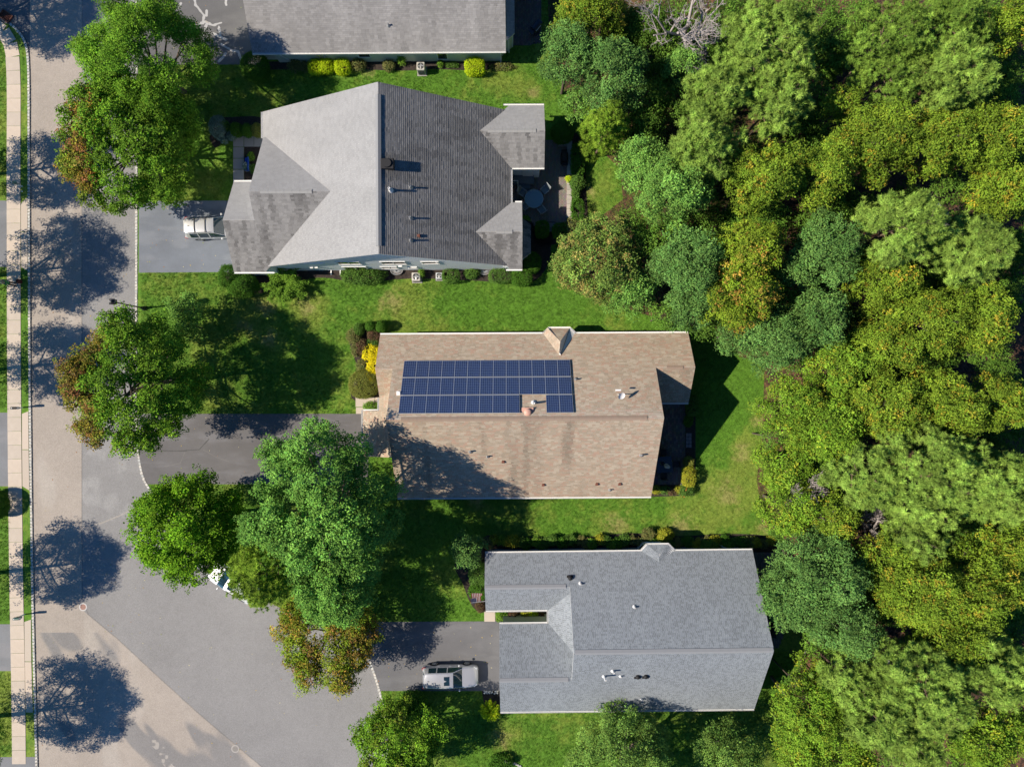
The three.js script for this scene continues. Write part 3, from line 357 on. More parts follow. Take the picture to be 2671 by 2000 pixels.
// --- pale and dark roofed house, upper left
{
  const ho = new House('pale_roof_house', 'large house with pale left and dark right roof slopes', V(-10.3, 0, -15.5), 0.004, stPale), e = 3.7, hR = 9.05, xr = -9.67, xw = -19.97, xe = -0.08, zn = -21.8, zs = -9.36, mw = (hR - e) / (xr - xw), me = (hR - e) / (xe - xr);
  const Wp = ho.slope([[[xw, e, zn], [xr, hR, zn], [xr, hR, zs], [xw, e, zs]]]);
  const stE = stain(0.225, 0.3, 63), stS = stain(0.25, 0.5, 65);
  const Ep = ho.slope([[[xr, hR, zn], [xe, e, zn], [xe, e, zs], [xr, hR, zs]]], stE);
  // upper front gable and lower garage gable, sharing their near slope
  const hu = 6.95, zu = -14.51, ms = 0.587, zS = -8.97, ml = 5.84, zl = -12.61, xu = -19.87, xl = -22.31, ap = xw + (hu - e) / mw;
  const valley = (z) => xw + (e + ms * (zS - z) - e) / mw;
  ho.slope([[[xu, hu, zu], [ap, hu, zu], [xw + 0.02, e + 0.04, zS], [xu, e + 0.04, zS]], [[xl, ml, zl], [xu, ml, zl], [xu, e, zS], [xl, e, zS]]].map((p, i) => i ? p : [[xu, hu + 0.003, zu], [ap, hu + 0.003, zu], [xw + 0.2, e + 0.003, zS], [xu, e + 0.003, zS]]), stS);
  ho.slope([[[xu, hu, zu], [xu, 3.85, zu - 5.2], [xw + 0.15 / mw, 3.85, zu - 5.2], [ap, hu, zu]]]);
  ho.slope([[[xl, ml, zl], [xl, e, -16.21], [xu, e, -16.21], [xu, ml, zl]]]);
  // two rear gables
  const g1 = { z0: -22.24, z1: -17.23, zr: -19.735, h: 5.05, x: 2.6 }, g2 = { z0: -14.46, z1: -9.11, zr: -11.785, h: 5.25, x: 0.8 };
  for (const g of [g1, g2]) { const xa = xe - (g.h - e) / me - 0.05; const n0 = g.z0 < zn ? xe - 0.02 : xe; ho.slope([[[xa, g.h, g.zr], [g.x, g.h, g.zr], [g.x, e, g.z0], [xe - 0.1, e, g.z0]]]); ho.slope([[[xa, g.h, g.zr], [g.x, g.h, g.zr], [g.x, e, g.z1], [xe - 0.1, e, g.z1]]], stS); }
  // lower bay roof at the back
  ho.slope([[[0.6, 3.6, -13.4], [1.5, 3.15, -12.8], [1.5, 3.15, -10.5], [0.6, 3.6, -9.85]]], stS);
  ho.roof();
  const wallM = siding(0.74, 0.79, 0.84), zw = -9.68;
  ho.part('wall', merge(bodyZ(-21.5, zw, [[-19.6, 0], [-19.6, 3.6], [xr, hR - 0.2], [-0.4, 3.6], [-0.4, 0]]), body(-22.0, -19.604, [[-15.9, 0], [-15.9, 3.6], [zl, ml - 0.2], [-9.3, 3.7], [-9.3, 0]]), body(-19.7, -15, [[-19.4, 3.6], [zu, hu - 0.25], [-9.6, 3.85], [-9.6, 3.6]]), body(-0.398, 2.3, [[-21.95, 0], [-21.95, 3.6], [g1.zr, g1.h - 0.2], [-17.55, 3.6], [-17.55, 0]]), body(-0.398, 0.5, [[-14.15, 0], [-14.15, 3.6], [g2.zr, g2.h - 0.2], [-9.45, 3.6], [-9.45, 0]]), prism([[0.502, -13.1], [1.3, -12.7], [1.3, -10.6], [0.502, -10.1]], 0, 3.05, (x, z, h) => V(x, h, z))), wallM);
  // lap siding courses on the tall gable wall
  { const laps = []; for (let y = 0.3; y < 8.5; y += 0.2) { const a = -19.6 + Math.max(0, y - 3.6) / mw + 0.12, b = -0.4 - Math.max(0, y - 3.6) / me - 0.12; if (b - a > 0.4) laps.push(prism([[0, 0], [0.018, 0], [0.004, 0.19], [0, 0.19]], a, b, (z, h, x) => V(x, y + h, zw + 0.001 + z))); } const m = ho.part('siding_boards', merge(laps), wallM); m.userData.kind = 'stuff'; }
  const zw2 = zw + 0.02;
  ho.window(-14.0, -12.2, 3.2, 4.36, zw2, 1, 2); ho.window(-10.5, -8.55, 3.2, 4.36, zw2, 1, 2); ho.window(-14.07, -12.14, 0.45, 2.06, zw2, 1, 2); ho.window(-10.9, -9.6, 1.15, 2.06, zw2, 1, 2); ho.window(-8.65, -7.95, 1.3, 1.85, zw2, 1, 1); ho.window(-7.25, -5.9, 3.3, 4.3, zw2, 1, 1); ho.window(-0.72, -0.46, 2.0, 2.5, zw2, 1, 1);
  ho.part('wall_vent', merge(box(0.24, 0.12, 0.14, -16.6, 2.0, zw + 0.08), box(0.24, 0.12, 0.14, -16.2, 2.0, zw + 0.08), box(0.3, 0.1, 0.14, -9.2, 2.45, zw + 0.08)), M.white);
  ho.gutter([xw - 0.06, e, zn], [xw - 0.06, e, -19.7]); ho.gutter([xe + 0.06, e, -17.15], [xe + 0.06, e, -14.46]); ho.gutter([xl, e, -16.27], [xu - 0.6, e, -16.27]); ho.gutter([xl, e, zS + 0.06], [-19.1, e, zS + 0.06]);
  ho.gutter([-0.65, e, g1.z0 - 0.06], [g1.x, e, g1.z0 - 0.06]); ho.gutter([xe + 0.1, e, g1.z1 + 0.06], [g1.x, e, g1.z1 + 0.06]); ho.gutter([0.25, e, g2.z0 - 0.06], [g2.x, e, g2.z0 - 0.06]); ho.gutter([-0.5, e, g2.z1 + 0.06], [g2.x, e, g2.z1 + 0.06]);
  const cap = capM([0.26, 0.265, 0.275]), capP = capM([0.33, 0.33, 0.325]);
  ho.ridgeVent([xr, hR, -20.9], [xr, hR, -9.95], cap, 0.2, 0.45, 0.09); ho.ridgeVent([-19.0, hu, zu], [-15.1, hu, zu], capP, 0.16, 0.5, 0.05); ho.ridgeVent([-1.9, g1.h, g1.zr], [1.9, g1.h, g1.zr], capP, 0.16, 0.5, 0.05); ho.ridgeVent([-1.25, g2.h, g2.zr], [0.02, g2.h, g2.zr], capP, 0.16, 0.5, 0.05);
  const n = (x, y) => ho.at(x, y, Ep[0]);
  { const p = n(1012, 430); ho.part('attic_fan_housing', merge(rbox(0.95, 0.5, 0.75, 0.05, p.x, p.y + 0.16, p.z), cyl(0.3, 0.34, 0.16, p.x, p.y + 0.46, p.z)), M.black, ho.r); }
  ho.pipe(n(1018, 496), 0.6, 0.085); ho.pipe(n(1071, 489), 0.4, 0.07, M.galv); ho.pipe(n(1071, 569), 0.45, 0.07, M.galv); ho.pipe(n(1071, 627), 0.42, 0.07, M.galv); ho.hood(n(1092, 615), 0.2, 0.16, M.rust);
  // rear stoop with steps under the small gable
  ho.part('stoop', merge(box(1.75, 0.62, 0.75, 0.98, 0.41, -17.2), box(1.0, 0.44, 0.36, 1.05, 0.32, -16.65), box(1.0, 0.24, 0.36, 1.05, 0.22, -16.29)), mat(0.16, 0.17, 0.19, 0.8));
  ho.part('stoop_rail', merge(bar(V(0.5, 0.72, -16.85), V(0.5, 1.6, -16.85), 0.03), bar(V(0.5, 0.2, -16.15), V(0.5, 1.1, -16.15), 0.03), bar(V(0.5, 1.6, -16.85), V(0.5, 1.1, -16.15), 0.03), bar(V(1.62, 0.2, -16.15), V(1.62, 1.1, -16.15), 0.03), bar(V(0.1, 1.6, -16.83), V(0.5, 1.6, -16.83), 0.03)), M.white);
  ho.part('door', box(0.9, 2.0, 0.08, 1.35, 1.75, -17.5), M.white);
}
// --- grey roofed house at the top edge
{
  const ho = new House('top_house', 'grey-roofed house with pale green siding at the top edge', V(-10.9, 0, -33), 0.0072, st1), e = 2.6, m = 0.563, zS = -27.07, zR = -33.5, hR = e + m * 6.43, W = -21.29, E = -0.55;
  const S = ho.slope([[[W, hR, zR], [E, hR, zR], [E, e, zS], [W, e, zS]]]);
  ho.slope([[[W, hR, zR], [E, hR, zR], [E, e, zR * 2 - zS], [W, e, zR * 2 - zS]]]);
  ho.slope([[[-0.5, 3.1, -33], [0.18, 2.5, -32.4], [0.18, 2.5, -28.6], [-0.5, 3.1, -27.7]]]);
  ho.roof();
  const wallM = siding(0.58, 0.63, 0.54);
  ho.part('wall', merge(body(-19.9, -0.9, [[-27.5, 0], [-27.5, 2.45], [zR, hR - 0.2], [-39.5, 2.45], [-39.5, 0]]), prism([[-0.898, -33], [0.05, -32.5], [0.05, -28.7], [-0.898, -27.9]], 0, 2.42, (x, z, h) => V(x, h, z))), wallM);
  ho.part('garage_wall', prism([[-21.0, 0], [-21.0, 2.4], [-19.902, 2.4], [-19.902, 0]], -39.4, -27.75, (x, h, z) => V(x, h, z)), siding(0.6, 0.62, 0.58));
  ho.window(-12.95, -11.9, 0.95, 2.15, -27.5, 1, 1); ho.window(-6.35, -5.45, 0.5, 1.7, -27.5, 1, 1);
  ho.gutter([W, e, zS + 0.06], [E, e, zS + 0.06]);
  ho.part('downspout', merge(bar(V(-1.0, 0.15, -27.43), V(-1.0, 2.4, -27.43), 0.045), bar(V(-1.0, 0.15, -27.43), V(-1.0, 0.08, -27.0), 0.045)), M.white);
  ho.part('downspout', merge(bar(V(-18.6, 0.15, -27.43), V(-19.9, 2.4, -27.43), 0.045)), M.white);
  ho.part('bay_post', merge(box(0.1, 2.3, 0.1, 0.02, 1.15, -28.7), box(0.1, 2.3, 0.1, -0.3, 1.15, -28.2)), M.white);
  ho.pipe(ho.at(1013, 66, S[0]), 0.3, 0.06, M.galv);
  ho.part('utility_meter', merge(box(0.3, 0.4, 0.14, -16.2, 1.4, -27.42), cyl(0.09, 0.09, 0.1, -15.75, 1.2, -27.4)), M.galv);
}
// ---------- foliage ----------
function spray(seed, n, rad, len, wid, flatness = 0.55, tilt = 0.75) {   // a twig end of n leaves
  const r = rng(seed), out = [], col = [];
  for (let i = 0; i < n; i++) {
    const a = r() * 6.283, d = Math.sqrt(r()) * rad, c = V(Math.cos(a) * d, (r() - 0.4) * rad * flatness * 2, Math.sin(a) * d), nn = V((r() - 0.5) * 2 * tilt, 1, (r() - 0.5) * 2 * tilt).normalize();
    const b = a + (r() - 0.5) * 2.2, dir = V(Math.cos(b), (r() - 0.6) * 0.5, Math.sin(b)); dir.addScaledVector(nn, -dir.dot(nn)).normalize(); const sd = V().crossVectors(dir, nn), L = len * (0.7 + 0.6 * r()), w = wid * (0.7 + 0.6 * r());
    const p0 = c.clone().addScaledVector(dir, -L / 2), p1 = c.clone().addScaledVector(dir, L / 2).addScaledVector(nn, -L * 0.12), p2 = c.clone().addScaledVector(sd, w / 2).addScaledVector(nn, w * 0.12), p3 = c.clone().addScaledVector(sd, -w / 2).addScaledVector(nn, w * 0.12);
    out.push(p0, p2, p1, p0, p1, p3); const t = 0.72 + 0.56 * r(), y = (r() - 0.5) * 0.25; for (let k = 0; k < 6; k++) col.push(t * (1 + y), t, t * (1 - y * 0.5));
  }
  return tris(out, col);
}
function tuft(seed, n, len, wid, up = 0.25) {                              // a pine shoot: needles radiating from a twig end
  const r = rng(seed), out = [], col = [];
  for (let i = 0; i < n; i++) { const a = r() * 6.283, y = -up + (1 + up) * r(), q = Math.sqrt(Math.max(0, 1 - y * y)), d = V(Math.cos(a) * q, y, Math.sin(a) * q), s = V(-Math.sin(a), (r() - 0.5), Math.cos(a)).normalize(), L = len * (0.75 + 0.5 * r()); const b = d.clone().multiplyScalar(len * 0.1); out.push(b.clone().addScaledVector(s, wid), b.clone().addScaledVector(s, -wid), d.clone().multiplyScalar(L)); const t = 0.75 + 0.5 * r(); for (let k = 0; k < 3; k++) col.push(t, t, t * 0.9); }
  return tris(out, col);
}
const LEAF = new THREE.MeshPhysicalMaterial({ color: 0xffffff, vertexColors: true, roughness: 0.8, specularIntensity: 0.3, side: THREE.DoubleSide });
const NEEDLE = new THREE.MeshPhysicalMaterial({ color: 0xffffff, vertexColors: true, roughness: 0.85, specularIntensity: 0.3, side: THREE.DoubleSide });
const BARK = [mat(0.12, 0.095, 0.075, 0.95), mat(0.2, 0.18, 0.165, 0.95), mat(0.17, 0.115, 0.085, 0.95)];
const G = { leaf: [1, 2, 3].map((s) => spray(s, 22, 0.3, 0.135, 0.09)), fine: [4, 5].map((s) => spray(s, 22, 0.28, 0.11, 0.066)), oak: [6, 7, 8].map((s) => spray(s, 22, 0.3, 0.14, 0.08, 0.65, 0.95)), pine: [9, 10].map((s) => tuft(s, 46, 0.25, 0.02)), cedar: [11, 12].map((s) => tuft(s, 34, 0.19, 0.017)), tiny: [13, 14].map((s) => spray(s, 14, 0.12, 0.06, 0.042, 0.5, 0.9)), bush: [15, 16].map((s) => spray(s, 12, 0.16, 0.1, 0.06, 0.6, 0.9)), blade: [17, 18].map((s) => spray(s, 14, 0.12, 0.34, 0.03, 0.3, 0.5)) };
// leaf colours: [main, second, accent, share of accent]
const KIND = {
  maple: { g: 'leaf', c: [[0.115, 0.265, 0.016], [0.185, 0.34, 0.024]], dens: 13 },
  bright: { g: 'leaf', c: [[0.115, 0.285, 0.01], [0.185, 0.36, 0.014]], dens: 13 },
  big: { g: 'leaf', c: [[0.12, 0.295, 0.045], [0.185, 0.375, 0.062]], dens: 12 },
  fine: { g: 'fine', c: [[0.11, 0.27, 0.016], [0.18, 0.345, 0.024]], dens: 17 },
  blue: { g: 'oak', c: [[0.085, 0.2, 0.042], [0.14, 0.27, 0.062]], dens: 12 },
  light: { g: 'oak', c: [[0.13, 0.29, 0.05], [0.19, 0.365, 0.065]], dens: 12 },
  yellow: { g: 'oak', c: [[0.13, 0.232, 0.018], [0.2, 0.3, 0.026]], acc: [0.36, 0.29, 0.03], share: 0.09, dens: 12 },
  orange: { g: 'oak', c: [[0.16, 0.27, 0.018], [0.235, 0.32, 0.026]], acc: [0.46, 0.27, 0.055], share: 0.16, dens: 12 },
  tan: { g: 'oak', c: [[0.14, 0.265, 0.045], [0.21, 0.31, 0.06]], acc: [0.38, 0.29, 0.09], share: 0.26, dens: 12 },
  gloss: { g: 'oak', c: [[0.125, 0.26, 0.018], [0.205, 0.335, 0.03]], acc: [0.33, 0.36, 0.03], share: 0.1, dens: 12 },
  pear: { g: 'fine', c: [[0.115, 0.24, 0.04], [0.19, 0.32, 0.06]], dens: 15 },
  pine: { g: 'pine', c: [[0.19, 0.325, 0.055], [0.27, 0.405, 0.075]], needle: 1, dens: 13 },
  pinedark: { g: 'cedar', c: [[0.13, 0.245, 0.036], [0.2, 0.32, 0.05]], needle: 1, dens: 20 },
  cedar: { g: 'cedar', c: [[0.145, 0.27, 0.022], [0.215, 0.33, 0.034]], needle: 1, dens: 22 },
  low: { g: 'oak', c: [[0.08, 0.18, 0.02], [0.115, 0.225, 0.03]], dens: 12 },
};
const Q = new THREE.Quaternion(), MX = new THREE.Matrix4(), UPV = V(0, 1, 0);
function fillCrown(parent, list, geos, material) {
  geos.forEach((g, i) => {
    const mine = list.filter((_, k) => k % geos.length === i), im = new THREE.InstancedMesh(g, material, mine.length);
    mine.forEach(([p, q, s, c], k) => { im.setMatrixAt(k, MX.compose(p, q, s)); im.setColorAt(k, c); });
    im.name = 'crown'; im.castShadow = im.receiveShadow = true; im.userData.kind = 'stuff'; parent.add(im);
  });
}
let treeSeed = 100;
function tree(kind, px, py, hm, rpx, top, label, category = 'tree', opt = {}) {
  const k = KIND[kind], ry = top - hm, he = hm + 0.35 * ry, c = P(px, py, he), R = 0.92 * rpx * (1 - he / H) / K, r = rng(++treeSeed * 7 + 3), name = opt.name ?? (k.needle ? 'pine_tree' : 'broadleaf_tree');
  const t = thing(name, label, category, V(c.x, L0, c.z), 0, opt.group), low = opt.low ?? Math.max(1.2, hm - ry * 0.75), lobes = [], n = Math.round((opt.lobes ?? 1) * (10 + R * R * (k.needle ? 4.0 : 3.1)));
  for (let i = 0; i < n; i++) {
    const y = 1 - (i + 0.5) / n * 1.42, a = i * 2.39996 + r() * 0.9, q = Math.sqrt(Math.max(0, 1 - y * y)), wob = (opt.wild ?? 0.76) + (1.32 - 1 * (opt.wild ?? 0.76) + 0) * 0.9 * vn(Math.cos(a) * 1.6 + 9, Math.sin(a) * 1.6 + y * 1.3 + 9, treeSeed), lr = Math.min(R * 0.36, k.needle ? 0.42 + 0.5 * r() : 0.5 + 0.6 * r()) * (opt.lob ?? 1), Rs = Math.max(R * 0.3, R * Math.min(1.12, wob) - lr * 0.55) * (0.72 + 0.34 * r());
    lobes.push([V(Math.cos(a) * q * Rs, hm - L0 + Math.sign(y) * Math.pow(Math.abs(y), 0.85) * ry * (0.62 + 0.42 * wob * r()), Math.sin(a) * q * Rs), lr, r()]);
  }
  const list = [], A = new THREE.Color();
  for (const [lc, lr, lv] of lobes) {
    const cnt = Math.round(k.dens * (opt.dens ?? 1) * lr * lr * 4.6), tone = 0.76 + 0.46 * ((lv * 7.3) % 1);
    for (let i = 0; i < cnt; i++) {
      const y = 1 - 1.75 * Math.pow(r(), 1.1), a = r() * 6.283, q = Math.sqrt(Math.max(0, 1 - y * y)), d = V(Math.cos(a) * q, y, Math.sin(a) * q), f = 0.55 + 0.5 * r() + (r() < 0.22 ? 0.55 * r() : 0), p = lc.clone().addScaledVector(d, lr * f);
      let deep = false; for (const [oc, or] of lobes) if (or !== lr && p.distanceToSquared(oc) < or * or * 0.3) { deep = true; break; } if (deep) continue;
      const nrm = d.clone().multiplyScalar(0.75).add(V((r() - 0.5) * 0.8, 0.75, (r() - 0.5) * 0.8)).normalize(), s = 0.7 + 0.85 * r() * r() + 0.15;
      Q.setFromUnitVectors(UPV, nrm).multiply(new THREE.Quaternion().setFromAxisAngle(UPV, r() * 6.283));
      let m = mix3(k.c[0], k.c[1], r());
      if (k.acc && r() < k.share * (0.4 + 1.2 * lv)) m = mix3(m, k.acc, 0.4 + 0.6 * r());
      if (opt.turn) { const w = opt.turn(p.x / R, p.z / R, lv, r); if (w > 0) m = mix3(m, r() < 0.55 ? [0.3, 0.135, 0.055] : [0.33, 0.21, 0.03], Math.min(1, w)); }
      const j = tone * (0.66 + 0.68 * r()); A.setRGB(m[0] * j, m[1] * j, m[2] * j);
      list.push([p, Q.clone(), V(s, s, s), A.clone()]);
    }
  }
  // trunk and limbs
  const H0 = hm - L0, tr = opt.trunk ?? Math.min(0.28, 0.05 + R * 0.035), limbs = [bar(V(0, -0.25, 0), V((r() - 0.5) * 0.3, H0 * 0.55, (r() - 0.5) * 0.3), tr * 1.15, tr * 0.85, 8), bar(V(0, H0 * 0.5, 0), V(0, H0 + ry * 0.55, 0), tr * 0.9, tr * 0.25, 7)];
  lobes.forEach(([lc, lr], i) => { if (i % 4 && lobes.length > 14) return; const a = V(0, Math.min(H0 + ry * 0.4, Math.max(H0 * 0.45, lc.y - Math.hypot(lc.x, lc.z) * 0.8)), 0), mid = a.clone().lerp(lc, 0.55).add(V((r() - 0.5) * 0.3, -0.15, (r() - 0.5) * 0.3)); limbs.push(bar(a, mid, tr * 0.42, tr * 0.28, 5), bar(mid, lc, tr * 0.28, tr * 0.1, 5)); for (let j = 0; j < 3; j++) { const e = lc.clone().add(V((r() - 0.5), r() * 0.7, (r() - 0.5)).multiplyScalar(lr * 1.5)); limbs.push(bar(mid.clone().lerp(lc, 0.5 + 0.3 * j), e, tr * 0.1, 0.01, 4)); } });
  part(t, 'trunk', merge(limbs), BARK[k.needle ? 2 : opt.bark ?? 0]);
  fillCrown(t, list, G[k.g], k.needle ? NEEDLE : LEAF);
  return t;
}
// shrubs: rounded, clipped, loose or arching; r in survey pixels
const BK = { box: [[0.054, 0.15, 0.0144], [0.084, 0.198, 0.0192]], lime: [[0.4, 0.55, 0.012], [0.52, 0.66, 0.02]], hedge: [[0.072, 0.162, 0.0264], [0.12, 0.228, 0.036]], olive: [[0.168, 0.204, 0.036], [0.24, 0.258, 0.054]], yellow: [[0.744, 0.624, 0.0096], [0.8, 0.72, 0.024]], wine: [[0.12, 0.054, 0.042], [0.144, 0.12, 0.048]], spruce: [[0.132, 0.216, 0.18], [0.192, 0.288, 0.24]], fresh: [[0.12, 0.258, 0.024], [0.192, 0.336, 0.036]], mixed: [[0.132, 0.18, 0.048], [0.228, 0.204, 0.072]], gold: [[0.24, 0.288, 0.024], [0.408, 0.384, 0.036]] };
function shrub(name, col, px, py, rx, rz, h, label, opt = {}) {
  const c = P(px, py, h * 0.6), f = (1 - h * 0.6 / H) / K, X = rx * f, Z = rz * f, r = rng(++treeSeed * 11 + 5), t = thing(name, label, opt.cat ?? 'shrub', V(c.x, L0, c.z), opt.rot ?? 0, opt.group), list = [], geo = G[opt.g ?? 'tiny'], C = BK[col], A = new THREE.Color();
  const cnt = Math.round((opt.dens ?? 1) * (X * Z * 4 + (X + Z) * h * 2.2) * (opt.g ? 60 : 95));
  for (let i = 0; i < cnt; i++) {
    const y = 1 - 1.6 * r(), a = r() * 6.283, q = Math.sqrt(Math.max(0, 1 - y * y)), pp = opt.square ? 4 : 2.2, ux = Math.cos(a) * q, uz = Math.sin(a) * q, nn = Math.pow(Math.abs(ux) ** pp + Math.abs(y) ** pp + Math.abs(uz) ** pp, -1 / pp), sx = ux * nn, sz = uz * nn, yy = y * nn;
    const bump = opt.loose ? 0.7 + 0.45 * vn(ux * 2.2 + 7, uz * 2.2 + y * 2 + 7, treeSeed) + 0.18 * r() : 0.93 + 0.1 * r();
    const p = V(sx * X * bump, h * 0.5 + yy * h * 0.5 * bump, sz * Z * bump); if (p.y < 0.03) p.y = 0.03 + r() * 0.1;
    const d = V(sx, yy, sz).normalize(), nrm = d.multiplyScalar(0.9).add(V((r() - 0.5) * 0.7, 0.5, (r() - 0.5) * 0.7)).normalize(), s = (0.8 + 0.5 * r()) * (opt.leaf ?? 1); Q.setFromUnitVectors(UPV, nrm).multiply(new THREE.Quaternion().setFromAxisAngle(UPV, r() * 6.283));
    let m = mix3(C[0], C[1], r()); if (opt.flower && r() < 0.035) m = opt.flower; const j = 0.82 + 0.36 * r(); A.setRGB(m[0] * j, m[1] * j, m[2] * j); list.push([p, Q.clone(), V(s, s, s), A.clone()]);
  }
  const stems = []; for (let i = 0; i < 6; i++) { const a = i * 1.05 + r(); stems.push(bar(V(Math.cos(a) * 0.04, -0.08, Math.sin(a) * 0.04), V(Math.cos(a) * X * 0.6, h * 0.7, Math.sin(a) * Z * 0.6), 0.022, 0.008, 5)); }
  const stem = part(t, 'stem', merge(stems), BARK[0]);
  geo.forEach((g, i) => { const mine = list.filter((_, k) => k % geo.length === i), im = new THREE.InstancedMesh(g, LEAF, mine.length); mine.forEach(([p, q, s, cc], k) => { im.setMatrixAt(k, MX.compose(p, q, s)); im.setColorAt(k, cc); }); im.name = 'foliage'; im.castShadow = im.receiveShadow = true; im.userData.kind = 'stuff'; t.add(im); });
  return t;
}
// plant whose long shoots arch out from the middle
function archer(name, col, px, py, rpx, h, n, label, opt = {}) {
  const c = P(px, py, h * 0.6), R = rpx / K, r = rng(++treeSeed), t = thing(name, label, opt.cat ?? 'shrub', V(c.x, L0, c.z), 0, opt.group), list = [], A = new THREE.Color(), C = BK[col], stems = [];
  for (let i = 0; i < n; i++) { const a = i * 2.4 + r() * 0.4, L = R * (0.55 + 0.45 * r()), hh = h * (0.7 + 0.4 * r()); let prev = V(0, 0, 0); const m = opt.seg ?? 9; for (let s = 1; s <= m; s++) { const u = s / m, p = V(Math.cos(a) * L * u, hh * Math.sin(u * 2.3) / Math.sin(1.57) , Math.sin(a) * L * u); stems.push(bar(prev, p, 0.012, 0.008, 4)); prev = p; if (s > 1) for (let b = 0; b < (opt.per ?? 3); b++) { const j = 0.8 + 0.4 * r(), mm = mix3(C[0], C[1], r()); A.setRGB(mm[0] * j, mm[1] * j, mm[2] * j); Q.setFromAxisAngle(UPV, r() * 6.28); const q = 0.7 + 0.5 * r(); list.push([p.clone().add(V((r() - 0.5) * 0.1, (r() - 0.3) * 0.1, (r() - 0.5) * 0.1)), Q.clone(), V(q, q, q), A.clone()]); } } }
  part(t, 'stem', merge(stems), BARK[0]); const g = G[opt.g ?? 'tiny'];
  g.forEach((gg, i) => { const mine = list.filter((_, k) => k % g.length === i), im = new THREE.InstancedMesh(gg, LEAF, mine.length); mine.forEach(([p, q, s, cc], k) => { im.setMatrixAt(k, MX.compose(p, q, s)); im.setColorAt(k, cc); }); im.name = 'foliage'; im.userData.kind = 'stuff'; t.add(im); });
  return t;
}
// ---- street and garden trees
const westTurn = (lim, amt) => (x, z, lv, r) => (x < lim + 0.25 * (lv - 0.5) ? amt * sm(0.25, 0.75, lv + (lim - x) * 0.5) * (0.4 + r()) : 0);
tree('fine', 366, 138, 5.6, 168, 9.4, 'large green street tree over the top driveway', 'tree', { wild: 0.93, dens: 1.3 });
tree('maple', 310, 356, 4.8, 184, 8, 'green maple with rusty orange left edge beside the silver car driveway', 'tree', { turn: westTurn(-0.32, 1.0), wild: 0.88, dens: 1.15 });
tree('maple', 325, 992, 6.5, 185, 10.6, 'dark green maple with brownish left tips above the long driveway', 'tree', { turn: westTurn(-0.25, 0.75), wild: 0.86, dens: 1.15 });
tree('bright', 474, 1385, 6, 142, 9.6, 'vivid green round tree at the bend of the kerb', 'tree', { wild: 0.88, dens: 1.15 });
tree('big', 836, 1335, 8, 228, 13.2, 'largest green tree, shading the brown roof', 'tree');
tree('big', 865, 1530, 6.5, 108, 10.2, 'green lower crown joined below the largest tree', 'tree');
tree('cedar', 684, 1498, 7, 108, 11, 'olive conifer overhanging the parked white car', 'tree');
tree('orange', 850, 1656, 3.9, 150, 6, 'small maple turning orange above the kerb end', 'tree', { turn: (x, z, lv, r) => (z > -0.4 ? 0.9 * r() * sm(0.2, 0.7, lv) : 0) });
tree('maple', 1035, 1948, 3.8, 118, 6.2, 'yellow-green maple at the bottom edge below the silver SUV', 'tree', { turn: (x, z, lv, r) => (lv > 0.6 && x < 0.3 ? 0.3 * r() : 0) });
tree('pear', 1640, 2018, 5, 160, 8.4, 'dusty green tree at the bottom edge below the grey roof', 'tree');
tree('pear', 1905, 1992, 4.2, 90, 7, 'small dusty green tree right of the bottom edge tree', 'tree');
tree('fresh' in KIND ? 'fresh' : 'light', 482, 805, 2.4, 46, 4.3, 'feathery pale green sapling beside the lamp post', 'tree', { low: 0.5 });
tree('light', 492, 850, 1.8, 36, 3.2, 'low pale green bush just below the feathery sapling', 'tree', { low: 0.3 });
tree('blue', 1216, 1440, 2.8, 46, 4.8, 'small round tree at the grey house corner', 'tree', { low: 0.8 });
// street trees beyond the left edge, known by their shadows on the street
for (const [sx, sy, rr, l] of [[95, 30, 135, 'top corner'], [125, 440, 110, 'upper mailbox'], [160, 700, 125, 'upper neighbour driveway'], [150, 950, 110, 'middle mailbox'], [170, 1475, 118, 'round hedge'], [185, 1845, 130, 'lowest driveway']]) {
  const h = 6, gx = (sx - CX) / K - h * 1.093, gz = (sy - CY) / K + h * 0.118, f = 1 / (1 - 7.12 / H);
  tree('fine', CX + gx * K * f, CY + gz * K * f, h, rr * 1.14, 9.2, 'street tree outside the left edge whose shadow lies by the ' + l, 'tree', { dens: 0.9 });
}
